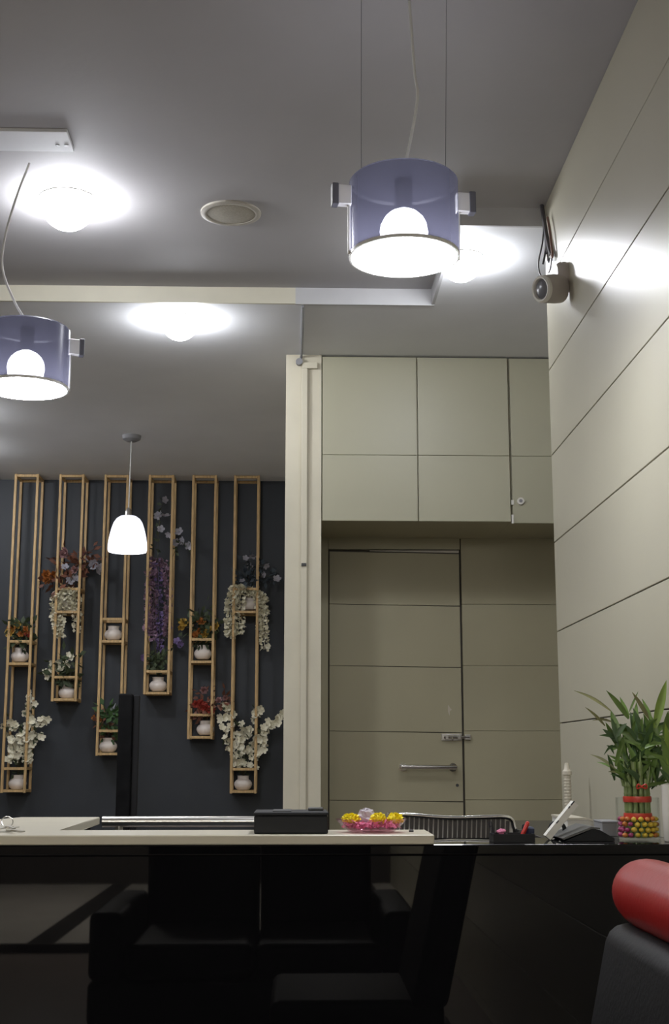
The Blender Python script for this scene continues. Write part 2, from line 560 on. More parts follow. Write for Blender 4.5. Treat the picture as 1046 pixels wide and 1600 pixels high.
# sliding bolt
bl, br_ = P(690, 1152, Y_DOOR), P(735, 1152, Y_DOOR)
bo = MB().box(bl.x, dR - .006, Y_DOOR - .008, Y_DOOR, bl.z - .016, bl.z + .016, .002).build('bolt_plate', M['steel'], d1, label='steel sliding bolt')
MB().tube([(bl.x + .01, Y_DOOR - .016, bl.z), (br_.x - .004, Y_DOOR - .016, bl.z)], .0075, 10).build('bolt_rod', M['chrome'], bo, smooth=True)
MB().box(dR + .008, br_.x, Y_DOOR - .022, Y_DOOR - .006, bl.z - .013, bl.z + .013, .002).build('bolt_keeper', M['steel'], bo)
MB().tube([(bl.x + .05, Y_DOOR - .018, bl.z), (bl.x + .05, Y_DOOR - .034, bl.z - .012)], .005, 8).build('bolt_knob', M['chrome'], bo, smooth=True)
for dx in (.025, .085):
    MB().box(bl.x + dx - .007, bl.x + dx + .007, Y_DOOR - .026, Y_DOOR - .006, bl.z - .011, bl.z + .011, .002).build('bolt_guide', M['steel'], bo)
kh = P(715, 1227, Y_DOOR)
MB().tube([(kh.x, Y_DOOR - .003, kh.z), (kh.x, Y_DOOR + .002, kh.z)], .0075, 12).build('keyhole', M['slot'], d1, smooth=True)
sc_ = P(702, 1110, Y_DOOR)
MB().mesh([(sc_.x - .004, Y_DOOR - .0008, sc_.z + .028), (sc_.x + .006, Y_DOOR - .0008, sc_.z + .012), (sc_.x + .014, Y_DOOR - .0008, sc_.z + .004),
           (sc_.x + .004, Y_DOOR - .0008, sc_.z - .004), (sc_.x + .002, Y_DOOR - .0008, sc_.z - .026), (sc_.x - .006, Y_DOOR - .0008, sc_.z - .002)],
          [(0, 1, 2, 3, 4, 5)]).build('tape_residue', M['beige_pl'], d1, label='pale scrap of tape residue')


# ------------------------------------------------------------------ wall cabinets over the door
zt = Z_LOW - .008
zb = P(600, 814, Y_COL).z
zj = P(600, 711, Y_COL).z
X1 = P(503.5, 700, Y_COL).x
X2 = P(653, 700, Y_COL).x
X3 = P(797.5, 700, Y_COL).x
X4 = X_R - .002


def cab_door(parent, x0, x1, dz=0.0, tilt=0.0, dy=0.0):
    zb_ = zb + dz
    mx = (x0 + x1) / 2
    dr = MB().box(x0, x1, Y_COL + .006 + dy, Y_COL + .019 + dy, zb_, zt, .001, 1, rot=(0, 0, tilt), piv=(x1, Y_COL + .01, 0)).build('cabinet_door', M['laminate_cab'], parent)
    for a, b in ((zb_, zj - .001), (zj + .001, zt)):
        MB().box(x0, x1, Y_COL + dy, Y_COL + .007 + dy, a, b, .0012, 1, rot=(0, 0, tilt), piv=(x1, Y_COL + .01, 0)).build('panel', M['laminate_cab'], dr)
    return dr


c1 = thing('wall_cabinet', 'wide beige wall cabinet with two doors above the door, beside the cream column', 'cabinet', (X1, Y_COL, zb))
MB().box(X1 - .004, X3 - .004, Y_COL + .02, Y_DOOR + .03, zb + .004, zt + .006).build('carcass', M['laminate_door'], c1)
cab_door(c1, X1 + .002, X2 - .003)
cab_door(c1, X2 + .003, X3 - .004)
c2 = thing('wall_cabinet', 'beige wall cabinet with a lock, door slightly ajar, beside the panelled right wall', 'cabinet', (X3, Y_COL, zb))
MB().box(X3 - .003, X4, Y_COL + .03, Y_DOOR + .03, zb + .004, zt + .006).build('carcass', M['laminate_door'], c2)
dd = cab_door(c2, X3 + .006, X4, -.006, 0.0, .004)
lk = P(814, 783, Y_COL)
MB().tube([(lk.x, Y_COL - .006, lk.z), (lk.x, Y_COL + .004, lk.z)], .0165, 18).build('lock', M['white_pl'], dd, smooth=True, label='round pale cylinder lock')
MB().tube([(lk.x, Y_COL - .008, lk.z), (lk.x, Y_COL - .005, lk.z)], .008, 12).build('lock_core', M['grey_pl'], dd, smooth=True)
hg = P(801.5, 785, Y_COL)
MB().box(hg.x - .006, hg.x + .006, Y_COL - .004, Y_COL + .012, hg.z - .012, hg.z + .012, .002).build('hinge', M['white_pl'], dd)
hg = P(801.5, 808, Y_COL)
MB().box(hg.x - .005, hg.x + .006, Y_COL - .004, Y_COL + .012, hg.z - .03, hg.z + .012, .002).build('hinge', M['white_pl'], dd)

# ------------------------------------------------------------------ cable trunking on the column
tq = P(475, 900, Y_COL)
ztop = P(475, 577, Y_COL).z
t = thing('cable_trunking', 'cream cable trunking running down the face of the cream column', 'trunking', (tq.x, Y_COL, 0.0))
MB().box(tq.x - .014, tq.x + .014, Y_COL - .020, Y_COL, .02, ztop, .003).build('channel', M['column'], t)
MB().box(tq.x - .014, tq.x + .06, Y_COL - .018, Y_COL, ztop, ztop + .03, .003).build('top_branch', M['column'], t)
cq = P(475, 883, Y_COL)
MB().box(cq.x - .011, cq.x + .011, Y_COL - .026, Y_COL - .019, cq.z - .008, cq.z + .006, .002).build('clip', M['slot'], t, label='small dark clip')
jq = P(468, 567, Y_COL)
MB().tube([(jq.x, Y_COL - .026, jq.z), (jq.x, Y_COL, jq.z)], .016, 14).build('cable_gland', M['grey_pl'], t, smooth=True, label='grey round cable gland')
MB().tube(smooth_path([(jq.x + .012, Y_F + .02, Z_LOW - .006), (jq.x + .012, 5.6, Z_LOW - .006), (jq.x + .01, Y_COL - .03, Z_LOW - .008), (jq.x + .004, Y_COL - .012, Z_LOW - .03), (jq.x, Y_COL - .012, jq.z)]), .006, 8).build(
    'cable', M['grey_pl'], t, smooth=True)


# ------------------------------------------------------------------ ceiling lights
def downlight(px, py, z, label, r=.085, drop=.05, x=None, y=None):
    p = PZ(px, py, z - drop * .5) if x is None else Vector((x, y, z))
    o = thing('downlight', label, 'light', (p.x, p.y, z), 'round ceiling downlights')
    MB().lathe([(r + .003, 0), (r + .003, -.004), (r - .004, -.005), (r - .004, 0)], (p.x, p.y, z), 32).build('trim_ring', M['white_pl'], o, smooth=True)
    prof = [(r * math.cos(a), -.006 - (drop - .006) * math.sin(a)) for a in [PI / 2 * k / 7 for k in range(7)]] + [(0, -drop)]  # dome made larger and deeper so its shape takes in the glare
    MB().lathe(prof, (p.x, p.y, z), 28).build('diffuser', M['spot'], o, smooth='all', label='glowing white dome, oversized to take in the lamp glare')
    return o


downlight(106, 335, Z_MAIN, 'bright round downlight in the grey main ceiling, left of the round ceiling speaker', .098, .112)
downlight(721, 421, Z_LOW, 'bright round downlight in the lowered ceiling above the wall cabinets, beside the large drum lamp', .082, .094)
downlight(281, 515, Z_LOW, 'bright round downlight in the lowered ceiling behind the cream fascia band', .082, .094)
downlight(0, 0, Z_LOW, 'added unseen downlight in the lowered ceiling left of the glass pendant', .082, .094, x=-1.95, y=6.9)  # lamp added off-frame to brighten the planter wall
downlight(0, 0, Z_LOW, 'added unseen downlight in the lowered ceiling nearest the dark wall', .082, .094, x=-2.15, y=7.75)  # second off-frame lamp, added for more light on pots and frames
for (x, y) in ((-1.9, -.6), (-.3, -2.2)):  # unseen panels added behind the camera as fill light
    o = thing('fill_panel', ('left' if x < -1 else 'right') + '-hand added fill light panel over the waiting area, out of view', 'light', (x, y, Z_MAIN), 'added fill panels over the waiting area')
    MB().box(x - .2, x + .2, y - .2, y + .2, Z_MAIN - .012, Z_MAIN, .003).build('frame', M['white_pl'], o)
    MB().box(x - .18, x + .18, y - .18, y + .18, Z_MAIN - .016, Z_MAIN - .011).build('diffuser', M['back_e'], o)
for (x, y) in ((-1.8, -4.2), (.1, -4.6)):  # unseen panels added to light the pale floor mirrored in the counter
    o = thing('fill_panel', ('left' if x < -1 else 'right') + '-hand added fill light panel over the pale tiles, out of view', 'light', (x, y, Z_MAIN), 'added fill panels over the pale tiles')
    MB().box(x - .3, x + .3, y - .3, y + .3, Z_MAIN - .012, Z_MAIN, .003).build('frame', M['white_pl'], o)
    MB().box(x - .28, x + .28, y - .28, y + .28, Z_MAIN - .016, Z_MAIN - .011).build('diffuser', M['far_e'], o)


def drum_lamp(c, label, cord_pts, wires, tab_ang):
    """c: centre of the bottom opening"""
    R, H = .135, .20
    o = thing('drum_pendant_lamp', label, 'lamp', c, 'smoked drum pendant lamps')
    MB().lathe([(R, 0), (R, H - .006), (R - .006, H), (0, H), ], c, 48).build('drum', M['drum'], o, smooth=True)
    MB().lathe([(R + .0015, -.002), (R + .0015, .006), (R - .004, .006), (R - .004, -.002), (R + .0015, -.002)], c, 48).build('bottom_ring', M['tab'], o, smooth=True)
    MB().lathe([(R - .004, -.002), (R - .03, -.008), (R * .5, -.018), (0, -.021)], c, 40).build('diffuser', M['drum_e'], o, smooth='all', label='glowing white diffuser')
    MB().ell(c + Vector((0, 0, .066)), .060, .060, .060, 16, 10).build('bulb', M['bulb_e'], o, smooth='all')
    MB().lathe([(.022, .126), (.022, H + .012), (.012, H + .02), (0, H + .02)], c, 16).build('lamp_holder', M['charcoal'], o, smooth=True)
    for a in tab_ang:
        Rm = Matrix.Rotation(a, 3, 'Z')

        def bx(x0, x1, y0, y1, z0, z1, bev=.0015):
            mb = MB().box(x0, x1, y0, y1, z0, z1, bev, 1)
            for v in mb.bm.verts:
                v.co = c + Rm @ v.co
            return mb
        tb = bx(R - .002, R + .032, -.011, .011, H - .075, H - .025).build('bracket_tab', M['tab'], o)
        bx(R + .030, R + .046, -.013, .013, H - .078, H - .022).build('tab_end', M['tab_dark'], tb)
        bx(R + .0005, R + .006, -.006, .006, 0, H - .07).build('side_strip', M['tab'], o)
    MB().tube(smooth_path(cord_pts), .0038, 8).build('cord', M['cable_white'], o, smooth=True)
    for w in wires:
        MB().tube(w, .0007, 6).build('suspension_wire', M['wire'], o)
    return o


L1 = P(632, 402, 3.05)
top1 = L1 + Vector((0, 0, .215))
ce = PZ(640, -8, Z_MAIN)
drum_lamp(L1, 'large smoked drum pendant lamp hanging right of centre, nearest the camera',
          [top1, P(652, 160, 3.06), P(648, 110, 3.07), Vector((P(640, 0, 3.08).x, 3.08, Z_MAIN))],
          [[L1 + Vector((-.105, 0, .2)), Vector((P(565, 0, 3.05).x, 3.05, Z_MAIN))],
           [L1 + Vector((.105, 0, .2)), Vector((P(698, 0, 3.05).x, 3.05, Z_MAIN))]],
          (math.radians(188), math.radians(6)))
L2 = P(39, 607, 4.05)
o = drum_lamp(L2, 'smoked drum pendant lamp cut by the left edge, hanging on a curved white cord',
              [L2 + Vector((0, 0, .215)), P(22, 470, 4.04), P(4, 420, 4.03), P(8, 370, 4.02), P(25, 310, 4.02), PZ(46, 255, Z_MAIN - .012)],
              [], (math.radians(196), math.radians(16)))
pc = PZ(46, 224, Z_MAIN)
pl = MB().box(PZ(-40, 220, Z_MAIN).x, PZ(112, 220, Z_MAIN).x, PZ(0, 205, Z_MAIN - .012).y, PZ(0, 236, Z_MAIN - .012).y, Z_MAIN - .012, Z_MAIN, .002).build(
    'ceiling_plate', M['ceil_low'], o, label='pale rectangular plate screwed to the ceiling')
for px in (90, 104):
    q = PZ(px, 227, Z_MAIN - .012)
    MB().tube([(q.x, q.y, Z_MAIN - .014), (q.x, q.y, Z_MAIN - .010)], .007, 10).build('screw', M['grey_pl'], pl, smooth=True)

# round ceiling speaker
sp = PZ(361, 332, Z_MAIN)
o = thing('ceiling_speaker', 'round cream ceiling speaker flush in the grey ceiling', 'speaker', (sp.x, sp.y, Z_MAIN))
rr = .108
MB().lathe([(rr, 0), (rr, -.006), (rr - .012, -.010), (rr - .02, -.008), (rr - .02, 0)], (sp.x, sp.y, Z_MAIN), 40).build('flange', M['flange'], o, smooth=True)
MB().lathe([(rr - .02, -.006), (rr * .5, -.010), (0, -.011)], (sp.x, sp.y, Z_MAIN), 40).build('grille', M['grille'], o, smooth=True)

# glowing glass pendant in front of the dark wall
PY = 7.5
pp = P(199, 862, PY)
o = thing('pendant_lamp', 'white glowing glass bell pendant lamp in front of the dark wall', 'lamp', (pp.x, PY, pp.z))
hh = P(199, 807, PY).z - pp.z
R_ = 31.5 * PY * 1.0 / 2086
MB().lathe([(R_ * .96, 0), (R_, .012), (R_ * .985, hh * .22), (R_ * .93, hh * .42), (R_ * .84, hh * .64), (R_ * .73, hh * .82), (R_ * .60, hh * .93), (R_ * .42, hh), (.018, hh + .004)], (pp.x, PY, pp.z), 32).build('shade', M['shade'], o, smooth='all', label='white opal glass bell shade')
MB().ell((pp.x, PY, pp.z + .045), .036, .036, .042, 16, 10).build('bulb', M['pend_e'], o, smooth='all', label='glowing white bulb')
MB().lathe([(.02, hh), (.018, hh + .03), (.008, hh + .05), (0, hh + .05)], (pp.x, PY, pp.z), 16).build('collar', M['steel'], o, smooth=True)
MB().tube([(pp.x, PY, pp.z + hh + .04), (pp.x + .006, PY, Z_LOW - .02)], .0035, 8).build('cord', M['cable_white'], o, smooth=True)
MB().lathe([(.0, -.035), (.03, -.034), (.052, -.022), (.056, 0), (0, 0)], (pp.x + .006, PY, Z_LOW), 24).build('ceiling_rose', M['grey_pl'], o, smooth=True)

# ------------------------------------------------------------------ surveillance camera and its cables on the right wall
bq = PX(886, 432, X_WALL)
o = thing('surveillance_camera', 'grey dome-ended surveillance camera mounted high on the right wall', 'camera', (X_WALL, bq.y, bq.z))
Ry = Matrix.Rotation(-PI / 2, 3, 'Y')
MB().lathe([(0, 0), (.046, 0), (.048, .010), (.046, .026), (.036, .036), (0, .040)], (X_WALL, bq.y, bq.z), 28, R=Ry).build('mount_plate', M['cam_body'], o, smooth=True)
c0 = Vector((X_WALL - .048, bq.y - .02, bq.z - .050))
MB().tube([(X_WALL - .012, bq.y, bq.z - .012), (X_WALL - .03, bq.y - .006, bq.z - .03), c0], [.024, .022, .026], 14).build('arm', M['cam_body'], o, smooth=True)
ax = Vector((-.86, -.46, -.20)).normalized()
Rq = ax.to_track_quat('Z', 'Y').to_matrix()
MB().lathe([(0, -.035), (.034, -.034), (.046, -.026), (.047, 0), (.045, .036), (.041, .046), (0, .046)], c0, 28, R=Rq).build('body', M['cam_body'], o, smooth=True)
MB().lathe([(.043, .042), (.044, .052), (.039, .058), (.034, .056), (.032, .046)], c0, 28, R=Rq).build('front_ring', M['white_pl'], o, smooth=True)
MB().lathe([(.032, .046), (.022, .054), (0, .057)], c0, 24, R=Rq).build('lens', M['lens'], o, smooth='all')

o = thing('cable_bundle', 'tangle of dark cables hanging from the ceiling corner above the surveillance camera', 'cables', (X_WALL - .02, 4.25, Z_MAIN))
wx = X_WALL - .012


def CP(px, py, Y):
    p = P(px, py, Y)
    p.x = min(p.x, wx)
    return p


runs = [(.0022, 'cable', [(866, 322, 4.33), (858, 350, 4.31), (848, 380, 4.28), (842, 410, 4.25), (845, 430, 4.22), (856, 438, 4.18), (868, 442, 4.15)]),
        (.0030, 'cable', [(870, 322, 4.34), (864, 350, 4.31), (862, 372, 4.28), (853, 392, 4.26), (849, 412, 4.24)]),
        (.0055, 'cable', [(869, 318, 4.34), (873, 345, 4.30), (876, 372, 4.26), (880, 392, 4.22), (883, 399, 4.2)]),
        (.0055, 'cable', [(872, 345, 4.30), (872, 372, 4.27), (869, 396, 4.25)]),
        (.0035, 'cable_brown', [(884, 340, 4.24), (888, 360, 4.21), (889, 385, 4.19), (888, 395, 4.18), (884, 402, 4.18), (878, 398, 4.2)]),
        (.0020, 'cable', [(884, 400, 4.19), (878, 410, 4.2), (868, 420, 4.22), (858, 426, 4.24)]),
        (.0020, 'cable', [(869, 396, 4.25), (866, 406, 4.25), (870, 410, 4.24), (876, 402, 4.22)]),
        (.0020, 'cable_white', [(873, 385, 4.25), (877, 398, 4.23), (882, 401, 4.21), (886, 396, 4.19)]),
        (.0020, 'cable_brown', [(862, 372, 4.28), (858, 390, 4.27), (856, 408, 4.26)])]
for r, m_, pts in runs:
    MB().tube(smooth_path([CP(*p) for p in pts]), r * 1.35, 7).build('cable', M[m_], o, smooth=True)

# ------------------------------------------------------------------ reception counter
YC = 2.90
zled = P(463, 1320, YC).z            # top of the black ledge
zsl = P(463, 1304.5, YC).z           # top of the cream slab
xret0, xret1 = P(32, 1277, 3.78).x, P(156, 1277, 3.78).x
xend = P(679, 1312, YC).x
YS2 = 3.10
rc = thing('reception_counter', 'black glossy reception counter with a black ledge on top', 'counter', (0, YC, 0))
MB().box(X_L + .4, X_WALL - .002, YC + .004, YC + .03, .06, zled - .022, .002, 1).build('front_panel', M['black_gloss'], rc)
MB().box(X_L + .4, X_WALL - .002, YC + .02, YC + .05, .0, .06).build('plinth', M['black_matte'], rc)
MB().box(X_L + .4, X_WALL - .002, YC + .001, 3.14, zled - .022, zled, .003).build('ledge', M['black_gloss'], rc)
MB().box(P(845, 1305, 3.2).x, X_WALL - .002, 3.141, 4.0, zled - .022, zled, .003).build('side_ledge', M['black_top'], rc)
MB().box(P(845, 1305, 3.2).x, P(845, 1305, 3.2).x + .02, 3.141, 4.0, 0, zled - .022).build('side_panel', M['black_matte'], rc)
MB().box(X_L + .4, X_WALL - .03, 3.11, 3.13, 0, zled - .022).build('inner_panel', M['black_matte'], rc)
MB().box(xret0 + .02, xret1 - .02, 3.14, 3.75, 0, zsl - .025).build('return_panel', M['black_matte'], rc)
MB().box(xret1 - .02, P(600, 1305, 3.55).x - .12, 3.13, 3.66, .70, .73, .003).build('work_surface', M['charcoal'], rc)

st = MB()
bv = .004
poly = [(X_L + .42, YC - .003), (xend, YC - .003), (xend, YS2), (xret1 + .006, YS2), (xret1, 3.78), (xret0, 3.78), (P(0, 1282.5, 3.5).x - .13, 3.30), (X_L + .42, 3.30)]
st.slab(poly, zled + .0005, zsl)
bmesh.ops.bevel(st.bm, geom=list(st.bm.edges), offset=.002, segments=1, affect='EDGES')
tag(st.build('countertop', M['white_top'], origin=(0, YC, zled)), 'cream slab countertop with a return at the left, lying on the black counter', 'countertop')
p = P(643, 1300, 3.0)
q = PZ(643, 1300, zsl)
tag(MB().lathe([(0, 0), (.005, 0), (.0055, .003), (.003, .006), (0, .0065)], (q.x, q.y, zsl), 14).build('screw_cap', M['slot'], origin=(q.x, q.y, zsl), smooth=True), 'tiny dark cap on the cream slab right of the flower dish', 'cap')

# steel rail over the well
yr = 3.70
ra, rb = P(158, 1284, yr), P(420, 1284, yr)
o = thing('steel_rail', 'horizontal brushed steel rail behind the countertop, left of the black box', 'rail', (ra.x, yr, .73))
rr = 8.2 * yr / 2086
MB().tube([(ra.x + .004, yr, ra.z), (rb.x, yr, ra.z)], rr, 20).build('tube', M['steel'], o, smooth=True)
for x in (ra.x + .05, rb.x - .03):
    MB().tube([(x, yr, .0), (x, yr, ra.z)], .01, 10).build('post', M['steel'], o, smooth=True)

# black upright behind the counter
yb = 4.6
a, b = P(184, 1180, yb), P(206, 1180, yb)
ztp = P(197, 1084, yb).z
o = thing('floor_post', 'tall slim black upright standing behind the counter before the dark wall', 'post', ((a.x + b.x) / 2, yb, 0))
MB().box(a.x, b.x, yb - .02, yb + .03, .02, ztp, .006).build('column', M['black_matte'], o)
MB().box(b.x, b.x + .022, yb - .005, yb + .02, .02, ztp - .004, .004).build('side_fin', M['post_grey'], o)
MB().box(a.x - .1, b.x + .1, yb - .12, yb + .12, 0, .02, .006).build('base', M['black_matte'], o)


# ------------------------------------------------------------------ things on the counter
# black box
xa, xb = P(397, 1290, 2.93).x, P(513, 1290, 2.93).x
ztb = P(455, 1269, 2.93).z
o = thing('black_box', 'long black box standing on the cream countertop', 'box', ((xa + xb) / 2, 2.93, zsl))
MB().box(xa, xb, 2.93, 3.085, zsl + .0005, ztb - .008, .003).build('body', M['black_plastic'], o)
MB().box(xa - .001, xb + .001, 2.929, 3.086, ztb - .0075, ztb, .003).build('lid', M['charcoal'], o)
q = P(497, 1265, 3.03)
MB().box(q.x - .022, q.x + .012, 3.0, 3.05, ztb, ztb + .006, .002).build('tab', M['slot'], o)
MB().box(xa + .04, xb - .08, 2.96, 3.05, ztb, ztb + .002, .001).build('slot_plate', M['slot'], o)

# glass dish with petals, marigolds and a crinkled wrap
dc = P(581, 1302, 3.0)
dc.z = zsl
hw = 54 * 3.0 / 2086
dish = MB().lathe([(0, .004), (hw * .55, .0006), (hw * .62, .001), (hw * .80, .010), (hw * .92, .020), (hw, .028), (hw * .98, .030), (hw * .90, .021), (hw * .78, .012), (hw * .6, .004), (0, .006)], dc, 48, sy=.95,
                  wave=lambda a, z: 1 + .035 * math.cos(12 * a) * max(0, z) / .03)
tag(dish.build('glass_dish', M['pink_glass'], origin=dc, smooth=True), 'pink-tinted scalloped glass dish on the countertop, holding marigolds', 'dish')
pm = MB()
for k in range(230):
    a, r = random.uniform(0, 2 * PI), hw * .82 * math.sqrt(random.random())
    z = .008 + .016 * random.random() * (r / hw) ** 0.5 + .004
    c = dc + Vector((r * math.cos(a), r * math.sin(a) * .93, z))
    R = Euler((random.uniform(-1, 1), random.uniform(-1, 1), random.uniform(0, 6))).to_matrix()
    s = .008
    pm.mesh([c + R @ Vector(v) for v in ((-s, 0, .001), (0, -s * .6, -.001), (s, 0, .001), (0, s * .6, -.001))], [(0, 1, 2, 3)])
o = tag(pm.build('pink_petals', M['pink'], origin=dc, kind='stuff'), 'loose pink petals filling the glass dish', 'petals')


def marigold(c, r, flat, label):
    mb = MB()
    mb.ell(c + Vector((0, 0, r * flat * .95)), r * .72, r * .72, r * flat * .72, 12, 8)
    n = 130
    for k in range(n):
        ph = math.acos(1 - 1.75 * (k + .5) / n)
        th = k * 2.39996
        d = Vector((math.sin(ph) * math.cos(th), math.sin(ph) * math.sin(th), math.cos(ph)))
        d2 = (d + Vector((random.uniform(-.25, .25), random.uniform(-.25, .25), random.uniform(-.2, .2)))).normalized()
        sd = d2.orthogonal().normalized()
        sd = Matrix.Rotation(random.uniform(0, 6.28), 3, d2) @ sd
        e = random.uniform(.88, 1.08)
        ce = c + Vector((0, 0, r * flat * .95))

        def sc(v):
            return ce + Vector((v.x * r, v.y * r, v.z * r * flat))
        w = .16
        mb.mesh([sc(d * .6 - sd * w * .5), sc(d * .6 + sd * w * .5), sc(d2 * e * .95 + sd * w), sc(d2 * e * 1.02), sc(d2 * e * .95 - sd * w)], [(0, 1, 2, 3, 4)])
    tag(mb.build('marigold', M['marigold'], origin=c), label, 'flower', 'marigolds in the glass dish')


for px, py, w, fl, Y, lab in ((549, 1279, 14.5, .62, 2.985, 'flat yellow marigold at the left of the glass dish'),
                              (591, 1279, 13, .80, 2.97, 'round yellow marigold in the middle of the dish, before the crinkled wrap'),
                              (618, 1279, 13.5, .72, 2.985, 'shaggy yellow marigold at the right of the glass dish')):
    r = w * Y / 2086
    c = P(px, py, Y)
    c.z = P(px, py, Y).z - r * fl
    marigold(c, r, fl, lab)
wc = P(573, 1277, 3.03)
wm = MB().ell(wc, .020, .018, .019, 14, 9)
for v in wm.bm.verts:
    v.co += Vector((random.uniform(-1, 1), random.uniform(-1, 1), random.uniform(-1, 1))) * .0035
wm.ell(wc + Vector((0, 0, -.018)), .012, .012, .008, 10, 6)
tag(wm.build('crinkled_wrap', M['wrap'], origin=wc - Vector((0, 0, .026))), 'crinkled clear wrap between the marigolds in the dish', 'wrap')

# keys
kq = PZ(16, 1297, zsl)
o = thing('key_bunch', 'bunch of keys on a ring lying at the left of the countertop', 'keys', (kq.x, kq.y, zsl))


def ring_pts(c, r, R, n=20):
    return [c + R @ Vector((r * math.cos(2 * PI * k / n), r * math.sin(2 * PI * k / n), 0)) for k in range(n + 1)]


MB().tube(ring_pts(PZ(11, 1292, zsl) + Vector((0, 0, .012)), .0135, Euler((1.05, .25, .2)).to_matrix()), .0012, 6, caps=False).build('ring', M['steel'], o, smooth=True)
for k, (x0, y0, x1, y1) in enumerate(((14, 1298, 37, 1301), (10, 1298, 28, 1296), (9, 1299, -6, 1302), (12, 1299, 22, 1303))):
    A, B = PZ(x0, y0, zsl), PZ(x1, y1, zsl)
    A.z = B.z = zsl + .0025 + .003 * k
    d = (B - A)
    L = max(d.length, .03)
    d.normalize()
    n_ = Vector((-d.y, d.x, 0))
    mb = MB()
    for (u0, u1, w, h) in ((0, .35, .008, .0022), (.35, 1.0, .0035, .0022)):
        a_, b_ = A + d * (L * u0), A + d * (L * u1)
        vs = [a_ - n_ * w, a_ + n_ * w, b_ + n_ * w, b_ - n_ * w]
        vs = [v - Vector((0, 0, h / 2)) for v in vs] + [v + Vector((0, 0, h / 2)) for v in vs]
        mb.mesh(vs, [(3, 2, 1, 0), (4, 5, 6, 7), (0, 1, 5, 4), (1, 2, 6, 5), (2, 3, 7, 6), (3, 0, 4, 7)])
    mb.build('key', M['steel'], o)

# pen tray and pens
ta, tb = P(771, 1312, 2.96).x, P(836, 1312, 2.96).x
zt0, zt1 = zled, P(800, 1303, 2.96).z
o = thing('pen_tray', 'low black pen tray on the black ledge before the striped chair', 'tray', ((ta + tb) / 2, 2.98, zled))
mb = MB()
w = .004
mb.box(ta, tb, 2.955, 3.02, zt0 + .0004, zt0 + .004)
for bx_ in ((ta, tb, 2.955, 2.959), (ta, tb, 3.016, 3.02), (ta, ta + w, 2.959, 3.016), (tb - w, tb, 2.959, 3.016)):
    mb.box(*bx_, zt0 + .004, zt1)
mb.build('tray_body', M['black_plastic'], o)
MB().box(ta + .036, ta + .039, 2.959, 3.016, zt0 + .004, zt1 - .002).build('divider', M['black_plastic'], o)


def pen(name, label, base, tip, r, m1, m2, cat='pen'):
    base, tip = Vector(base), Vector(tip)
    o = thing(name, label, cat, base)
    d = (tip - base).normalized()
    mid = base.lerp(tip, .72)
    MB().tube([base, base + d * .006, mid], [r * .35, r, r], 10).build('barrel', m1, o, smooth=True)
    MB().tube([mid, tip - d * .002, tip], [r * 1.12, r * 1.12, r * .7], 10).build('cap', m2, o, smooth=True)
    e = d.orthogonal().normalized()
    MB().tube([tip - d * .004 + e * r * 1.4, tip - d * .03 + e * r * 1.4], r * .3, 6).build('clip', m2, o)


pen('ballpoint_pen', 'red pen standing slanted in the black pen tray', (P(812, 1300, 2.99).x, 2.985, zt0 + .0048), P(826, 1284, 2.99), .0042, M['red_pl'], M['red_pl'])
pen('ballpoint_pen', 'clear pen with a pale cap standing at the left of the pen tray', (P(774.5, 1308, 2.97).x, 2.975, zt0 + .0048), P(765, 1283, 2.97), .0042, M['clear_pl'], M['clear_pl'])
pen('ballpoint_pen', 'dark pen leaning beside the red pen in the tray', (P(818, 1300, 2.985).x, 3.0, zt0 + .0048), P(819, 1288, 3.0), .0035, M['blue_pl'], M['black_plastic'])
c = P(829, 1299, 3.0)
tag(MB().lathe([(0, -.012), (.008, -.012), (.010, 0), (.010, .006), (.006, .010), (0, .011)], c, 16).build('ink_stamp', M['blue_pl'], origin=(c.x, c.y, c.z - .012), smooth=True), 'small round navy stamp at the right end of the pen tray', 'stamp')
c = P(784, 1300, 2.99)
mb = MB()
for k in range(26):
    d = Vector((random.gauss(0, 1), random.gauss(0, 1), abs(random.gauss(0, 1)))).normalized()
    mb.ell(c + Vector((d.x * .008, d.y * .006, d.z * .005)), .004, .004, .003, 6, 4)
mb.ell(c - Vector((0, 0, .006)), .006, .006, .007, 8, 6)
tag(mb.build('pink_rubber_band_ball', M['pink'], origin=c - Vector((0, 0, .013)), smooth=True), 'small crimson lump lying in the left of the pen tray', 'ball')

# striped visitor chair behind the counter
yk = 3.55
ctr = [P(628, 1273, yk), P(700, 1278, yk), P(760, 1277, yk), P(786, 1276.5, yk), P(799, 1280, yk), P(803.5, 1292, yk), P(806, 1320, yk)]
lo = .58
o = thing('striped_chair', 'office chair with a dark striped slat back in a chrome frame', 'chair', ((ctr[0].x + ctr[-1].x) / 2, yk, 0))
xr = ctr[-1].x
xl = ctr[0].x - .03
left = [(xl - .005, yk, ctr[0].z - .03), (xl, yk, ctr[0].z - .008)]
path = [Vector((xl - .004, yk, lo))] + [Vector(v) for v in left] + ctr + [Vector((xr + .004, yk, lo))]
fr = MB().tube(smooth_path(path, 5), .0062, 10).build('back_frame', M['chrome'], o, smooth=True, label='chrome tube frame of the back')
MB().tube([(xl - .004, yk, lo), (xr + .004, yk, lo)], .006, 10).build('bottom_rail', M['chrome'], fr, smooth=True)


def top_at(x):
    for A, B in zip(ctr[:-1], ctr[1:]):
        if A.x <= x <= B.x:
            return A.z + (B.z - A.z) * (x - A.x) / max(1e-6, B.x - A.x)
    return ctr[0].z - .004


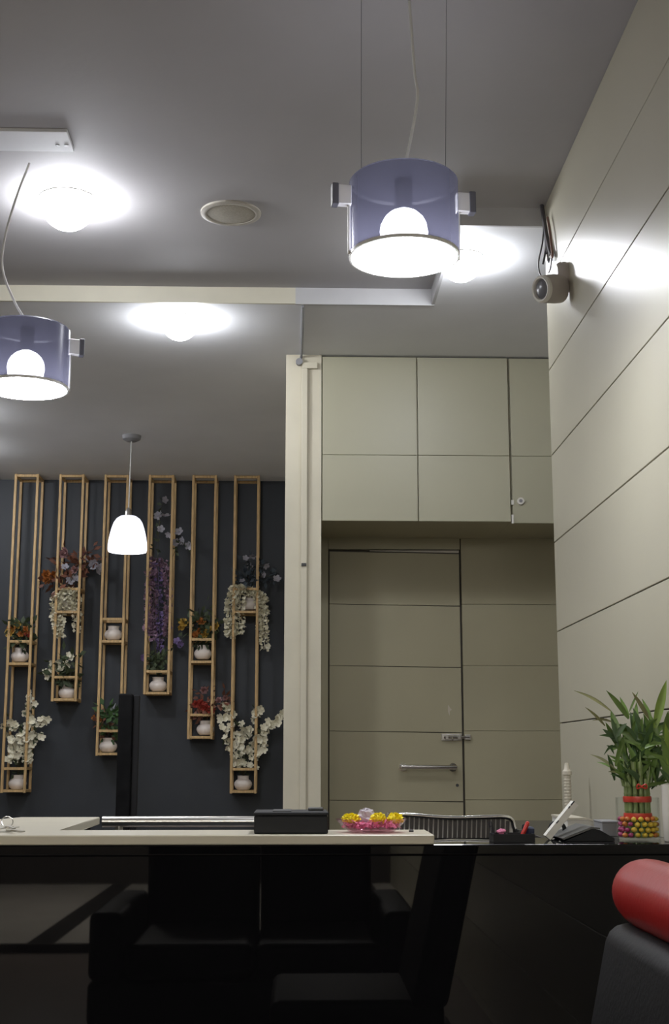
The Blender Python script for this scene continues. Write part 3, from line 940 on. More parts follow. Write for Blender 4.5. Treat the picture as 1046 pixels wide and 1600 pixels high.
MB().mesh([(xl, yk + .004, lo), (xr, yk + .004, lo), (xr, yk + .004, ctr[4].z - .012), (ctr[3].x, yk + .004, ctr[3].z - .006), (ctr[1].x, yk + .004, ctr[1].z - .004), (xl, yk + .004, ctr[0].z - .006)],
          [(0, 1, 2, 3, 4, 5)]).build('back_mesh', M['stripe_light'], o)
n = 26
for k in range(n):
    x = xl + (xr - xl) * (k + .5) / n
    zt_ = top_at(x + .006) - .005
    w = (xr - xl) / n * .34
    MB().prism([(x - w - .02, lo), (x + w - .02, lo), (x + w, zt_), (x - w, zt_)], yk - .003, yk + .003).build('slat', M['stripe_dark'], o)
MB().box(xl, xr, yk - .42, yk - .01, .43, .49, .02, 3).build('seat', M['vinyl'], o)
MB().tube([((xl + xr) / 2, yk - .2, .09), ((xl + xr) / 2, yk - .2, .43)], .03, 14).build('gas_lift', M['chrome'], o, smooth=True)
MB().box((xl + xr) / 2 - .02, (xl + xr) / 2 + .02, yk - .05, yk + .02, .44, lo + .03, .006).build('back_support', M['black_plastic'], o)
for k in range(5):
    a = 2 * PI * k / 5 + .3
    e = Vector(((xl + xr) / 2 + .2 * math.cos(a), yk - .2 + .2 * math.sin(a), .05))
    MB().tube([((xl + xr) / 2, yk - .2, .10), e], [.022, .014], 10).build('leg', M['black_plastic'], o, smooth=True)
    MB().ell(e - Vector((0, 0, .025)), .025, .025, .025, 12, 8).build('caster', M['black_plastic'], o, smooth='all')

# phone, white device, boxes and the corrugated pipe at the right of the counter
yph = 3.0
pts = [P(884, 1312, yph), P(926, 1296, yph), P(938, 1297, yph), P(961, 1310, yph), P(961, 1313, yph)]
pts[0].z = pts[4].z = zled + .0006
o = thing('desk_phone', 'dark wedge-shaped desk phone with a grey top, beside the bamboo vase', 'phone', ((pts[0].x + pts[4].x) / 2, yph, zled))
MB().prism([(q.x, q.z) for q in pts], yph, yph + .16).build('body', M['black_plastic'], o)
tp = [(pts[0].x - .004, pts[0].z + .003), (pts[1].x, pts[1].z + .0015), (pts[2].x, pts[2].z + .0015), (pts[2].x, pts[2].z + .005), (pts[1].x - .002, pts[1].z + .006), (pts[0].x - .008, pts[0].z + .006)]
MB().prism(tp, yph - .003, yph + .163).build('top_cover', M['phone_grey'], o, label='grey sloping top cover')
ya = 3.04
A, B = P(853, 1311, ya), P(897, 1258, ya)
A.z = zled + .001
d = (B - A)
d.y = 0
d.normalize()
nn = Vector((d.z, 0, -d.x))
th = 10 * ya / 2086
o = thing('white_device', 'slim white device with slots in its edge, leaning aslant by the desk phone', 'device', A)
q = [A, A + nn * th, B + nn * th, B]
lowest = min(v.z for v in q)
for v in q:
    v.z += max(0, zled + .0006 - lowest)
MB().prism([(v.x, v.z) for v in q], ya, ya + .03).build('housing', M['white_pl'], o)
off = max(0, zled + .0006 - lowest)
for f, l in ((.88, .006), (.76, .003), (.34, .004)):
    m_ = A.lerp(B, f) + nn * th * .5 + Vector((0, 0, off))
    MB().tube([m_ - d * l + Vector((0, -.0006, 0)), m_ + d * l + Vector((0, -.0006, 0))], .0016, 8).build('slot', M['slot'], o, smooth=True)
yx = 3.32
a, b = P(888, 1300, yx), P(946, 1300, yx)
zt_ = P(905, 1279, yx).z
o = thing('white_box', 'low white box with a sloping lid standing behind the desk phone', 'box', ((a.x + b.x) / 2, yx, zled))
MB().prism([(a.x, zled + .0006), (b.x, zled + .0006), (b.x, zt_ - .016), (a.x + .045, zt_ - .003), (a.x, zt_ - .003)], yx, yx + .2).build('case', M['white_pl'], o)
MB().prism([(a.x - .002, zt_ - .003), (a.x + .045, zt_ - .003), (b.x + .003, zt_ - .016), (b.x + .003, zt_ - .011), (a.x + .046, zt_ + .002), (a.x - .002, zt_ + .002)], yx - .003, yx + .203).build('lid', M['beige_pl'], o)
yg = 3.18
a, b = P(942, 1300, yg), P(968, 1300, yg)
zt_ = P(950, 1283, yg).z
o = thing('grey_box', 'small grey box standing between the white box and the bamboo vase', 'box', ((a.x + b.x) / 2, yg, zled))
MB().box(a.x, b.x, yg, yg + .09, zled + .0006, zt_ - .004, .001, 1).build('case', M['grey_pl'], o)
MB().box(a.x - .001, b.x + .001, yg - .001, yg + .091, zt_ - .004, zt_, .001, 1).build('lid', M['grey_pl'], o)
c = P(872, 1299, 3.1)
o = thing('cable_coil', 'small black coiled cable behind the white leaning device', 'cable', (c.x, 3.12, zled))
for k in range(4):
    MB().tube(ring_pts(Vector((c.x + .004 * k, 3.12 + .005 * k, zled + .020)), .018 - .001 * k, Euler((1.45, .1 * k, .2)).to_matrix(), 18), .0018, 6, caps=False).build('loop', M['black_plastic'], o, smooth=True)
yp = 3.95
pb, pt = P(889, 1280, yp), P(886, 1204, yp)
o = thing('corrugated_pipe', 'upright beige corrugated pipe with a capped top at the wall edge', 'pipe', (pb.x, yp, zled))
mb = MB()
r0 = 6.0 * yp / 2086
prof = [(0, 0)]
H = pt.z - zled - .012
n = 15
for k in range(n):
    z0 = H * k / n
    z1 = H * (k + .5) / n
    prof += [(r0, z0 + .0005), (r0, z1), (r0 * .9, z1 + .0005), (r0 * .9, H * (k + 1) / n)]
prof += [(0, H)]
mb.lathe(prof, (pb.x, yp, zled + .0006), 18).build('hose', M['beige_pl'], o, smooth=True)
mb = MB().lathe([(0, 0), (r0 * 1.25, 0), (r0 * 1.25, .010), (r0 * .8, .016), (r0 * .55, .034), (0, .035)], (pb.x, yp, zled + H), 18)
mb.build('cap', M['beige_pl'], o, smooth=True)

# ------------------------------------------------------------------ lucky bamboo in a glass vase
VY = 3.06
vc = P(999, 1313, VY)
vc.z = zled + .0006
VR = 34.0 * VY / 2086
VH = P(999, 1246, VY).z - vc.z
va = MB().lathe([(0, 0), (VR - .002, 0), (VR, .002), (VR, VH - .001), (VR - .001, VH), (VR - .0022, VH - .001), (VR - .0022, .004), (0, .004)], vc, 40)
tag(va.build('glass_vase', M['glass'], origin=vc, smooth=True), 'clear glass cylinder vase on the black ledge holding coloured pebbles and bamboo', 'vase')
o = thing('lucky_bamboo', 'leafy green lucky bamboo tied with red ribbon in the clear glass vase', 'plant', vc)
stops = []
for r, n in ((0.0, 1), (.0125, 6), (.0245, 12)):
    for k in range(n):
        a = 2 * PI * k / n + r * 90
        x, y = vc.x + r * math.cos(a), vc.y + r * math.sin(a)
        top = P(999, random.uniform(1195, 1222), VY).z + (.012 if r < .01 else 0)
        stops.append((x, y, top))
        pts, rad = [], []
        z = vc.z + .0048
        while z < top:
            for dz, rr in ((0, .0054), (.002, .0061), (.004, .0054), (.017, .0052)):
                pts.append((x + (x - vc.x) * .25 * max(0, z - vc.z - .1) / .1, y, z + dz))
                rad.append(rr)
            z += .019
        MB().tube(pts, rad, 8).build('stalk', M['stalk'], o, smooth=True)
for y0, y1 in ((1244, 1253), (1270, 1280)):
    za, zb_ = P(999, y1, VY).z, P(999, y0, VY).z
    MB().lathe([(.0316, za - vc.z), (.0326, (za + zb_) / 2 - vc.z), (.0316, zb_ - vc.z), (.0311, zb_ - vc.z), (.0311, za - vc.z), (.0316, za - vc.z)], vc, 28).build('ribbon', M['red'], o, smooth=True, label='red ribbon around the stalks')
bwz = P(1003, 1229, VY - .04)
for s in (-1, 1):
    MB().tube(smooth_path([bwz, bwz + Vector((s * .009, -.004, .005)), bwz + Vector((s * .011, -.002, -.004)), bwz + Vector((0, 0, -.001))], 5), .0018, 6).build('ribbon_bow', M['red'], o, smooth=True)


def leaf_mesh(root, tip, width, droop=0.0, roll=0.0, n=7):
    root, tip = Vector(root), Vector(tip)
    L = (tip - root).length
    d = (tip - root).normalized()
    side = d.cross(Vector((0, -1, .15)))
    side = side.normalized() if side.length > .05 else Vector((1, 0, 0))
    side = Matrix.Rotation(roll, 3, d) @ side
    nrm = side.cross(d).normalized()
    vs, fs = [], []
    for i in range(n + 1):
        t = i / n
        c = root.lerp(tip, t) + Vector((0, 0, droop * L * math.sin(PI * t)))
        w = width * (math.sin(PI * min(1, (t * .92 + .06)) ** .8) ** .9) if i < n else 0
        w = max(w, .0006) * .5
        vs += [c - side * w + nrm * w * .35, c, c + side * w + nrm * w * .35]
    for i in range(n):
        a = 3 * i
        fs += [(a, a + 1, a + 4, a + 3), (a + 1, a + 2, a + 5, a + 4)]
    return MB().mesh(vs, fs)


SPX = 2086 / VY
big = [((955, 1111), (897, 1079), 6, 'leaf_olive', .06), ((946, 1134), (915, 1105), 4.5, 'leaf_olive', .05), ((983, 1123), (948, 1079), 9, 'leaf', .04),
       ((983, 1123), (969, 1089), 8, 'leaf', 0), ((984, 1112), (998, 1080), 3.5, 'leaf', 0), ((1014, 1122), (988, 1081), 7, 'leaf_olive', .03),
       ((1024, 1138), (1042, 1063), 14, 'leaf_light', .04), ((1018, 1125), (1004, 1092), 8, 'leaf', 0), ((968, 1158), (955, 1110), 13, 'leaf', .03),
       ((993, 1148), (995, 1097), 10, 'leaf', 0), ((963, 1153), (937, 1149), 5, 'leaf_dark', .05), ((966, 1160), (942, 1139), 8, 'leaf_dark', .05),
       ((964, 1168), (944, 1180), 5, 'leaf_dark', .25), ((962, 1202), (923, 1179), 5, 'leaf_olive', .08), ((968, 1207), (933, 1191), 5, 'leaf', .08),
       ((970, 1210), (951, 1206), 4, 'leaf_olive', .1), ((974, 1218), (954, 1210), 4, 'leaf_dark', .1), ((957, 1128), (926, 1126), 4, 'leaf_olive', .1),
       ((982, 1200), (999, 1186), 6, 'leaf', .1), ((1008, 1192), (1031, 1181), 6, 'leaf', .1), ((975, 1190), (972, 1150), 10, 'leaf', .02),
       ((1000, 1175), (985, 1112), 11, 'leaf_dark', .02), ((1012, 1180), (1020, 1128), 10, 'leaf_dark', .02), ((985, 1200), (962, 1160), 10, 'leaf', .03),
       ((960, 1178), (948, 1165), 4, 'leaf_dark', .2), ((1006, 1170), (1024, 1148), 6, 'leaf', .1), ((1030, 1150), (1010, 1108), 9, 'leaf', 0)]
for (rx, ry), (tx, ty), w, m_, dr in big:
    dy = random.uniform(-.02, .03)
    leaf_mesh(P(rx, ry, VY - .005), P(tx, ty, VY - .01 + dy), w / SPX, dr, random.uniform(-.3, .3)).build('leaf', M[m_], o, smooth='all')
for k in range(140):
    rx = random.gauss(1001, 21)
    ry = random.uniform(1150, 1236)
    Yr = VY + random.uniform(-.022, .03)
    ang = random.gauss(0, .75)
    L = random.uniform(26, 58)
    tx, ty = rx + L * math.sin(ang), ry - L * math.cos(ang)
    if tx > 1052 or tx < 944 or ty < 1100:
        continue
    leaf_mesh(P(rx, ry, Yr), P(tx, ty, Yr + random.uniform(-.03, .03)), random.uniform(6, 11) / SPX, random.uniform(0, .15), random.uniform(-.8, .8)).build(
        'leaf', M[random.choice(('leaf', 'leaf_dark', 'leaf_dark', 'leaf'))], o, smooth='all')
for (x, y, top) in stops:
    p1 = Vector((x + (x - vc.x) * .25, y, top - .02))
    MB().tube([p1, p1 + Vector(((x - vc.x) * .6, 0, .05))], [.003, .0015], 6).build('shoot', M['stalk'], o, smooth=True)

# slim white vase with a broad-leaved plant at the right edge
wvY = 2.98
wl = P(1036.5, 1280, wvY).x
wr_ = .027
wcx = wl + wr_
wvz = zled + .0006
wh = P(1040, 1226, wvY).z - wvz
o = thing('leafy_plant', 'broad-leaved light green plant in a slim white vase at the right edge', 'plant', (wcx, wvY, wvz))
MB().lathe([(0, 0), (wr_ * .9, 0), (wr_ * .95, .003), (wr_, wh * .5), (wr_ * .97, wh), (wr_ * .85, wh), (wr_ * .85, wh - .01), (0, wh - .01)], (wcx, wvY, wvz), 24).build('pot', M['white_pl'], o, smooth=True)
for rx, ry, tx, ty, w, m_ in ((1054, 1225, 1040, 1130, 15, 'leaf_light'), (1056, 1226, 1056, 1120, 16, 'leaf_light'), (1050, 1226, 1030, 1182, 11, 'leaf'),
                              (1054, 1200, 1018, 1178, 9, 'leaf'), (1052, 1222, 1034, 1150, 13, 'leaf'), (1050, 1226, 1030, 1200, 8, 'leaf_dark')):
    leaf_mesh(P(rx, ry, wvY), P(tx, ty, wvY - .02), w * wvY / 2086, .05, random.uniform(-.3, .3)).build('leaf', M[m_], o, smooth='all')
for k in range(4):
    x = wcx + random.uniform(-.008, .008)
    MB().tube([(x, wvY, wvz + wh - .012), (x, wvY, wvz + wh + .03)], .002, 6).build('stem', M['stalk'], o)

# pebbles in the glass vase
pmesh = {}
for nme, mm in PEB.items():
    t_ = bmesh.new()
    bmesh.ops.create_icosphere(t_, subdivisions=2, radius=1.0)
    for v in t_.verts:
        v.co *= random.uniform(.95, 1.04)
    me = bpy.data.meshes.new('pebble_' + nme)
    t_.to_mesh(me)
    t_.free()
    for p_ in me.polygons:
        p_.use_smooth = True
    me.materials.append(mm)
    pmesh[nme] = me
pr = .0068
for lay in range(4):
    n = 16
    for k in range(n):
        a = 2 * PI * (k + .5 * (lay % 2)) / n + .1
        rad = VR - .0024 - pr * 1.06
        x, y = vc.x + rad * math.cos(a), vc.y + rad * math.sin(a)
        u = math.cos(a)
        if u < -.55:
            cn = random.choice(('magenta', 'magenta', 'magenta', 'orange'))
        elif u < .1:
            cn = random.choice(('yellow', 'yellow', 'yellow', 'navy' if lay == 0 else 'yellow', 'pale'))
        else:
            cn = random.choice(('yellow', 'yellow', 'yellow', 'orange', 'orange'))
        zc = vc.z + .0042 + pr + lay * pr * 1.72 + random.uniform(-.0008, .0008)
        ob = bpy.data.objects.new(cn + '_pebble', pmesh[cn])
        COL.objects.link(ob)
        ob.location = (x, y, zc)
        sc_p = pr * random.uniform(.88, 1.0)
        ob.scale = (sc_p, sc_p, sc_p * random.uniform(.82, .95))
        ob.rotation_euler = (0, 0, random.uniform(0, 6))
        cl = {'pale': 'pale green', 'navy': 'navy blue'}.get(cn, cn)
        tag(ob, cl + ' glossy pebble at the bottom of the glass bamboo vase', 'pebble', cl + ' pebbles in the glass vase')


# ------------------------------------------------------------------ plant frames on the dark wall
YFR, YRR = 8.57, 8.757
PW = .0165


def frame(xl_px, xr_px, yref, boxes, ybot, label):
    XLw, XRw = P(xl_px, yref, YFR).x, P(xr_px, yref, YFR).x
    zbt = P(xl_px, ybot, YFR).z
    o = thing('plant_frame', label, 'shelf', ((XLw + XRw) / 2, YFR, zbt), 'tall wooden plant frames on the dark wall')
    w = PW
    for x in (XLw, XRw):
        for y in (YFR, YRR - w):
            MB().box(x - w / 2, x + w / 2, y, y + w, zbt, Z_LOW - .001, .0015, 1).build('post', M['wood'], o)

    def hoop(z, name):
        e = .0006
        for y in (YFR, YRR - w):
            MB().box(XLw + w / 2 + e, XRw - w / 2 - e, y + e, y + w - e, z - w / 2, z + w / 2, .001, 1).build(name, M['wood'], o)
        for x in (XLw, XRw):
            MB().box(x - w / 2 + e, x + w / 2 - e, YFR + w + e, YRR - w - e, z - w / 2, z + w / 2, .001, 1).build(name, M['wood'], o)
    hoop(Z_LOW - .012, 'top_bar')
    for (yt, yb) in boxes:
        zt_, zb_ = P(xl_px, yt, YFR).z, P(xl_px, yb, YFR).z
        hoop(zt_, 'bar')
        hoop(zb_, 'bar')
        MB().box(XLw + w / 2 + .001, XRw - w / 2 - .001, YFR + w + .001, YRR - w - .001, zb_ - .004, zb_ + .004).build('shelf_board', M['wood'], o)
    return o


frame(13, 48, 1000, [(1002, 1037), (1201, 1236)], 1239, 'leftmost tall wooden plant frame on the dark wall')
frame(85, 121, 1000, [(920, 956), (1058, 1093)], 1096, 'second tall wooden plant frame from the left')
frame(158, 193, 970, [(967, 1002), (1142, 1178)], 1181, 'third wooden plant frame from the left, behind the glass pendant')
frame(226.5, 263.5, 1050, [(1049, 1083)], 1085, 'fourth wooden plant frame from the left, with purple trailing flowers')
frame(297.5, 333, 1000, [(999, 1034), (1117, 1152)], 1155, 'fifth wooden plant frame from the left, with red and orange flowers')
frame(365, 402, 955, [(920, 956), (1202, 1237)], 1240, 'rightmost wooden plant frame, next to the cream column')

# ---- petals, blossoms
random.seed(21)


def blossom_mesh(name, m_, petals=5, cup=.35, width=.52, layers=1):
    mb = MB()
    for l in range(layers):
        for k in range(petals):
            a = 2 * PI * k / petals + l * .6
            R = Matrix.Rotation(a, 3, 'Z')
            s = 1 - .3 * l
            c_ = cup + .5 * l
            vs = [(0.06, 0, 0), (.45 * s, -width * .5 * s, c_ * .35), (.95 * s, -width * .25 * s, c_ * .8), (1.0 * s, width * .25 * s, c_ * .8), (.45 * s, width * .5 * s, c_ * .35)]
            mb.mesh([R @ Vector(v) for v in vs], [(0, 1, 2, 3, 4)])
    mb.ell((0, 0, .08), .16, .16, .14, 6, 4)
    bmesh.ops.recalc_face_normals(mb.bm, faces=list(mb.bm.faces))
    me = bpy.data.meshes.new(name)
    mb.bm.to_mesh(me)
    mb.bm.free()
    me.materials.append(m_)
    return me


BL = {k: blossom_mesh('blossom_' + k, M['bl_' + k], 5, .45, .95) for k in ('white', 'grey', 'pinkish', 'violet')}
RO = {k: blossom_mesh('rose_' + k, M['bl_' + k], 6, .45, .8, 3) for k in ('orange', 'yellow', 'red', 'pinkish')}

PYC = 8.665
PXM = PYC / 2086


def pot_into(o, c):
    r = 14 * PXM
    MB().lathe([(0, 0), (r * .62, 0), (r * .86, .012), (r, .032), (r * .97, .046), (r * .80, .060), (r * .62, .066), (r * .62, .086), (r * .68, .090), (r * .56, .090), (r * .54, .066), (0, .064)], c, 28).build(
        'pot', M['pot'], o, smooth=True, label='round white ceramic pot')


def place(px, py_bottom):
    c = P(px, py_bottom, PYC)
    return c


def stem_leaf_spray(mb, pts, n, size, spread):
    """small pointed leaves scattered along a branch"""
    for k in range(n):
        i = random.randrange(1, len(pts))
        b = pts[i - 1].lerp(pts[i], random.random())
        d = Vector((random.gauss(0, 1), random.gauss(0, .6), random.gauss(.1, 1))).normalized()
        c = b + d * random.uniform(0, spread)
        s = size * random.uniform(.7, 1.3)
        e = d.orthogonal().normalized()
        e = Matrix.Rotation(random.uniform(0, 6.28), 3, d) @ e
        mb.mesh([c, c + d * s * .45 + e * s * .28, c + d * s, c + d * s * .45 - e * s * .28], [(0, 1, 2, 3)])


def potted(label, potpos, zb_shift=0.0, cat='plant'):
    c = place(*potpos)
    o = thing('potted_flower', label, cat, c, 'white pots in the plant frames')
    pot_into(o, c)
    return o, c + Vector((0, 0, .08))


def branch_pts(root, ctrl):
    return smooth_path([root] + [Vector(v) for v in ctrl], 5)


def add_branches(o, root, branches, r=.0026, name='branch'):
    res = []
    for ctrl in branches:
        pts = branch_pts(root, ctrl)
        MB().tube(pts, [r * (1 - .6 * i / len(pts)) for i in range(len(pts))], 6).build(name, M['stem'], o, smooth=True)
        res.append(pts)
    return res


def scatter(o, me, centers, size, jit=.012, name='blossom'):
    for c in centers:
        c = Vector(c) + Vector((random.uniform(-jit, jit), random.uniform(-jit, jit), random.uniform(-jit, jit)))
        d = Vector((random.gauss(0, .7), -1, random.gauss(.1, .7))).normalized()
        inst(name, me, o, c, d.to_track_quat('Z', 'Y').to_euler(), size * random.uniform(.95, 1.35))


def along(pts, a, b, n):
    out = []
    L = len(pts) - 1
    for k in range(n):
        u = (a + (b - a) * (k + random.uniform(.1, .9)) / n) * L
        i = min(int(u), L - 1)
        out.append(pts[i].lerp(pts[i + 1], u - i))
    return out


def B(px, py, dy=0.0):
    return P(px, py, 8.60 + dy)


def strand(o, pts, r, m_, label, n=90):
    n = int(n * 1.5)
    r = r * 1.12
    """one trailing flower strand: overlapping small petals round a hanging stem"""
    mb = MB()
    L = len(pts) - 1
    for k in range(n):
        u = random.random()
        i = min(int(u * L), L - 1)
        c = pts[i].lerp(pts[i + 1], u * L - i)
        rr = r * (1.0 - .45 * u) * math.sqrt(random.random())
        a = random.uniform(0, 2 * PI)
        c = c + Vector((rr * math.cos(a), rr * math.sin(a), random.uniform(-.006, .006)))
        d = Vector((math.cos(a), math.sin(a) - .5, random.uniform(-.9, .2))).normalized()
        e = d.orthogonal().normalized()
        e = Matrix.Rotation(random.uniform(0, 6.28), 3, d) @ e
        s = random.uniform(.018, .028)
        nn = d.cross(e)
        mb.mesh([c - d * s * .2, c + d * s * .5 + e * s * .6, c + d * s + nn * s * .3, c + d * s * .5 - e * s * .6], [(0, 1, 2, 3)])
    mb.tube(pts, .0018, 5)
    mb.build('flower_strand', m_, o, label=label)


# frame 1
o, rt = potted('white pot with mustard and orange flowers, upper pot of the leftmost frame', (31, 1034))
br = add_branches(o, rt, [[B(24, 990), B(20, 980)], [B(34, 985), B(36, 972)], [B(42, 990), B(46, 980)]])
scatter(o, RO['orange'], [B(20, 982), B(40, 985), B(33, 992)], .028, .004, 'flower')
scatter(o, RO['yellow'], [B(26, 977), B(16, 990)], .028, .004, 'flower')
scatter(o, RO['red'], [B(45, 990)], .024, .004, 'flower')
f = MB()
for p_ in br:
    stem_leaf_spray(f, p_, 40, .05, .05)
f.build('foliage', M['fol'], o, kind='stuff')
o, rt = potted('white pot with tall white blossom branches, lower pot of the leftmost frame', (27, 1233))
br = add_branches(o, rt, [[B(32, 1180), B(44, 1130), B(50, 1085)], [B(38, 1175), B(58, 1140), B(72, 1118)], [B(24, 1180), B(16, 1150), B(12, 1122)], [B(30, 1180), B(30, 1150), B(28, 1130)], [B(36, 1180), B(50, 1160), B(62, 1144)]])
for i, p_ in enumerate(br):
    scatter(o, BL['white'], along(p_, .35, 1, (17, 13, 12, 10, 9)[i]), .024, .026)
scatter(o, BL['white'], [B(random.uniform(10, 48), random.uniform(1160, 1193)) for _ in range(22)], .024, .01)
f = MB()
for p_ in br:
    stem_leaf_spray(f, p_, 16, .035, .03)
f.build('foliage', M['fol'], o, kind='stuff')

# frame 2
o, rt = potted('white pot with russet foliage and white trailing strands, upper pot of the second frame', (104, 953))
br = add_branches(o, rt, [[B(100, 910), B(92, 880), B(100, 860)], [B(95, 915), B(82, 905), B(72, 904)], [B(112, 905), B(128, 885), B(150, 878)], [B(110, 905), B(130, 870), B(138, 862)]])
scatter(o, RO['orange'], [B(76, 904), B(82, 899), B(70, 900)], .030, .006, 'flower')
scatter(o, RO['pinkish'], [B(102, 860), B(98, 866), B(118, 892), B(131, 868)], .028, .006, 'flower')
scatter(o, BL['grey'], [B(110, 908), B(118, 905), B(146, 880), B(152, 892), B(140, 874), B(122, 888), B(104, 886), B(148, 888), B(156, 886)], .028, .008)
f = MB()
for p_ in br:
    stem_leaf_spray(f, p_, 45, .05, .06)
f.build('foliage', M['fol_red'], o, kind='stuff')
for ctrl, r, n in (([B(90, 930), B(87, 955), B(90, 980), B(96, 996)], .034, 150), ([B(104, 922), B(100, 940), B(94, 960), B(92, 985)], .036, 140), ([B(116, 925), B(119, 950), B(120, 985)], .026, 100),
                   ([B(112, 920), B(112, 935), B(115, 958)], .03, 90)):
    strand(o, smooth_path([rt + Vector((0, -.05, .02))] + ctrl, 5), r, M['bl_white'], 'trailing strand of cream white petals', n)
o, rt = potted('white pot with small white flowers and dark leaves, lower pot of the second frame', (105, 1091))
br = add_branches(o, rt, [[B(95, 1050), B(84, 1035)], [B(104, 1045), B(100, 1030)], [B(110, 1045), B(113, 1026)], [B(90, 1056), B(76, 1052)]])
scatter(o, BL['white'], [B(84, 1036), B(90, 1034), B(95, 1042), B(100, 1032), B(112, 1026), B(108, 1025), B(80, 1048), B(73, 1050), B(76, 1056), B(98, 1044), B(104, 1040), B(88, 1046), B(82, 1053)], .022, .008)
f = MB()
for p_ in br:
    stem_leaf_spray(f, p_, 30, .055, .06)
f.build('foliage', M['fol'], o, kind='stuff')

# frame 3
c = place(177, 1000)
o = thing('white_pot', 'empty white pot in the upper box of the third frame, under the pendant', 'pot', c, 'white pots in the plant frames')
pot_into(o, c)
o, rt = potted('white pot with green and russet leaves, lower pot of the third frame', (169, 1175))
br = add_branches(o, rt, [[B(160, 1130), B(150, 1122)], [B(168, 1125), B(166, 1106)], [B(174, 1125), B(180, 1110)]])
scatter(o, RO['orange'], [B(148, 1122), B(154, 1126)], .020, .005, 'flower')
scatter(o, BL['grey'], [B(180, 1104), B(177, 1112)], .02, .005)
f = MB()
for p_ in br[1:]:
    stem_leaf_spray(f, p_, 60, .05, .05)
f.build('foliage', M['fol_green'], o, kind='stuff')
f = MB()
stem_leaf_spray(f, br[0], 45, .04, .05)
f.build('russet_foliage', M['fol_red'], o, kind='stuff')

# frame 4
o, rt = potted('white pot with purple trailing strands and grey blossoms, in the fourth frame', (247, 1080))
br = add_branches(o, rt, [[B(250, 1020), B(246, 900), B(250, 810), B(256, 780)], [B(252, 1020), B(262, 900), B(280, 850), B(296, 852)], [B(244, 1020), B(240, 880), B(246, 840), B(250, 806)], [B(256, 1030), B(272, 1010), B(281, 1004)]])
scatter(o, BL['grey'], [B(256, 781), B(249, 804), B(260, 806), B(252, 826), B(247, 805), B(280, 832), B(286, 845), B(296, 852), B(274, 848), B(264, 836)], .026, .004)
scatter(o, BL['violet'], [B(281, 1006), B(276, 1003), B(284, 1010), B(222, 1028)], .022, .004)
f = MB()
for p_ in br:
    stem_leaf_spray(f, p_[len(p_) // 2:], 14, .035, .02)
for k in range(60):
    pp_ = [B(random.uniform(230, 262), random.uniform(1022, 1050)), B(random.uniform(230, 262), random.uniform(1022, 1050))]
    stem_leaf_spray(f, pp_, 2, .04, .02)
f.build('foliage', M['fol'], o, kind='stuff')
for ctrl, r, n, mm in (([B(240, 870), B(234, 910), B(232, 960), B(229, 990)], .022, 150, 'bl_purple'), ([B(244, 880), B(240, 930), B(240, 970), B(240, 1000)], .018, 110, 'bl_purple'),
                       ([B(254, 872), B(262, 910), B(262, 960), B(260, 992)], .020, 130, 'bl_purple'), ([B(247, 875), B(248, 940), B(250, 990), B(249, 1022)], .016, 80, 'bl_violet')):
    strand(o, smooth_path(ctrl, 6), r, M[mm], None, n)
    MB().tube([rt, ctrl[-1].lerp(rt, .5), ctrl[-1]], .002, 5).build('branch', M['stem'], o)

# frame 5
o, rt = potted('white pot with mustard flowers and green leaves, upper pot of the fifth frame', (317, 1030))
br = add_branches(o, rt, [[B(306, 985), B(288, 976)], [B(316, 975), B(320, 945)], [B(326, 985), B(336, 975)], [B(314, 980), B(308, 960)]])
scatter(o, RO['yellow'], [B(288, 975), B(320, 990), B(326, 986), B(338, 978), B(283, 978)], .026, .005, 'flower')
scatter(o, RO['orange'], [B(306, 992), B(311, 986), B(314, 972)], .026, .005, 'flower')
f = MB()
for p_ in br:
    stem_leaf_spray(f, p_, 42, .05, .06)
f.build('foliage', M['fol'], o, kind='stuff')
o, rt = potted('white pot with coral red roses, lower pot of the fifth frame', (321, 1148))
br = add_branches(o, rt, [[B(310, 1110), B(306, 1100)], [B(318, 1095), B(319, 1076)], [B(330, 1105), B(345, 1096), B(356, 1088)], [B(325, 1110), B(324, 1104)]])
scatter(o, RO['red'], [B(307, 1100), B(324, 1105), B(330, 1107), B(312, 1102)], .030, .003, 'flower')
scatter(o, RO['pinkish'], [B(319, 1077), B(342, 1095), B(352, 1090)], .022, .003, 'flower')
f = MB()
for p_ in br:
    stem_leaf_spray(f, p_, 32, .04, .05)
f.build('foliage', M['fol_red'], o, kind='stuff')

# frame 6
o, rt = potted('white pot with white trailing strands and dark leaves, upper pot of the rightmost frame', (391, 953))
br = add_branches(o, rt, [[B(388, 900), B(384, 875)], [B(396, 900), B(402, 885), B(418, 884)], [B(400, 905), B(415, 900), B(434, 903)], [B(384, 905), B(376, 900)], [B(394, 900), B(392, 870)]])
scatter(o, BL['grey'], [B(383, 872), B(394, 868), B(416, 884), B(434, 904), B(390, 886), B(379, 908), B(414, 898)], .022, .004)
f = MB()
for p_ in br:
    stem_leaf_spray(f, p_, 34, .045, .05)
f.build('foliage', M['fol_blue'], o, kind='stuff')
for ctrl, r, n in (([B(374, 915), B(364, 935), B(360, 965), B(360, 998)], .042, 260), ([B(380, 918), B(374, 945), B(374, 978), B(370, 990)], .036, 170), ([B(402, 925), B(411, 940), B(412, 980), B(414, 1015)], .030, 190),
                   ([B(403, 930), B(407, 955), B(406, 985)], .024, 90)):
    strand(o, smooth_path([rt + Vector((0, -.05, .02))] + ctrl, 5), r, M['bl_white'], 'trailing strand of cream white petals', n)
o, rt = potted('white pot with spreading white blossom branches, lower pot of the rightmost frame', (380, 1234))
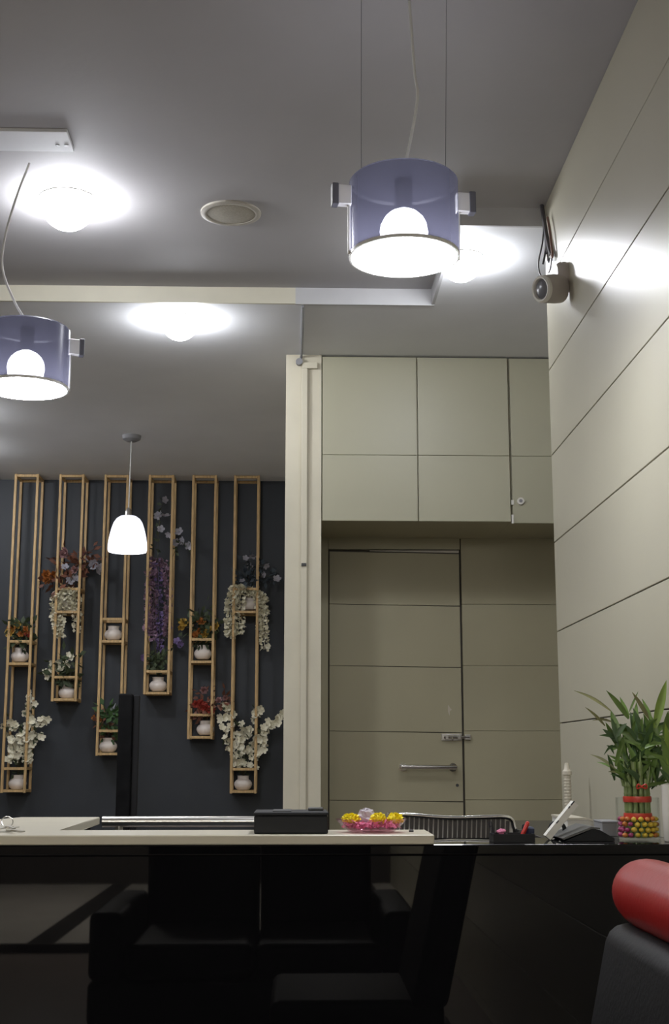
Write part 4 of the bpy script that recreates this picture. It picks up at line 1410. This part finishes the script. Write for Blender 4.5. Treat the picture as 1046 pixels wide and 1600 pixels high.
br = add_branches(o, rt, [[B(374, 1180), B(362, 1130), B(354, 1098)], [B(384, 1175), B(398, 1120), B(404, 1110)], [B(390, 1175), B(415, 1140), B(438, 1120)], [B(370, 1185), B(358, 1165), B(354, 1150)],
                          [B(380, 1175), B(382, 1150), B(376, 1130)], [B(396, 1185), B(408, 1170), B(412, 1155)], [B(366, 1180), B(350, 1140), B(349, 1118)]])
for i, p_ in enumerate(br):
    scatter(o, BL['white'], along(p_, .38, 1, (14, 13, 14, 7, 9, 9, 8)[i]), .023, .022)
scatter(o, BL['white'], [B(x_, y_) for x_, y_ in ((412, 1146), (419, 1140), (424, 1136), (430, 1130), (434, 1124), (439, 1120), (441, 1116), (352, 1100), (356, 1106), (351, 1119), (402, 1110), (397, 1116))], .022, .004)
scatter(o, BL['white'], [B(random.uniform(366, 404), random.uniform(1172, 1200)) for _ in range(20)], .022, .008)
f = MB()
for p_ in br:
    stem_leaf_spray(f, p_, 14, .035, .03)
f.build('foliage', M['fol'], o, kind='stuff')

# ------------------------------------------------------------------ seating on this side of the counter
RXc = P(1004, 1393, 1.9)
o = thing('lounge_chair', 'black vinyl lounge chair with a red roll along its back, bottom right corner', 'chair', (RXc.x - .25, 1.62, 0))
zr = RXc.z
mb = MB()
rads = [.0, .022, .036, .044, .047, .048, .048, .048, .047, .044, .034, .0]
ys = [1.925, 1.922, 1.912, 1.895, 1.87, 1.84, 1.6, 1.43, 1.40, 1.375, 1.355, 1.345]
prof = [(r, 1.925 - y) for r, y in zip(rads, ys)]
mb.lathe(prof, (RXc.x, 1.925, zr), 32, R=Matrix.Rotation(PI / 2, 3, 'X'))
mb.build('neck_roll', M['red_vinyl'], o, smooth='all', label='red vinyl roll')
mb = MB().box(-.045, .06, 1.36, 1.905, -.52, -.04, .025, 3)
for v in mb.bm.verts:
    x, z = v.co.x, v.co.z
    v.co.x = RXc.x + x + z * .22
    v.co.z = zr + z
mb.build('backrest', M['vinyl'], o, smooth=True)
MB().box(RXc.x - .56, RXc.x - .06, 1.37, 1.89, .34, .47, .03, 3).build('seat', M['vinyl'], o, smooth=True)
MB().box(RXc.x - .54, RXc.x + .0, 1.40, 1.86, .10, .34, .01, 2).build('base', M['vinyl'], o, smooth=True)
for x in (RXc.x - .5, RXc.x - .05):
    for y in (1.44, 1.82):
        MB().tube([(x, y, 0), (x, y, .11)], .02, 12).build('leg', M['chrome'], o, smooth=True)

o = thing('waiting_sofa', 'black vinyl sofa facing the counter, mirrored in its glossy front', 'sofa', (-.2, .1, 0))
MB().box(-.80, .48, -.42, .50, .14, .30, .02, 2).build('base', M['vinyl'], o, smooth=True)
for a, b in ((-.66, -.16), (-.155, .34)):
    MB().box(a, b, -.25, .49, .302, .44, .04, 3).build('seat_cushion', M['vinyl'], o, smooth=True)
    MB().box(a, b, -.42, -.255, .302, .80, .04, 3).build('back_cushion', M['vinyl'], o, smooth=True)
for a, b in ((-.80, -.665), (.345, .48)):
    MB().box(a, b, -.42, .50, .302, .56, .03, 3).build('armrest', M['vinyl'], o, smooth=True)
for x in (-.74, .42):
    for y in (-.36, .44):
        MB().tube([(x, y, 0), (x, y, .141)], .022, 12).build('leg', M['chrome'], o, smooth=True)
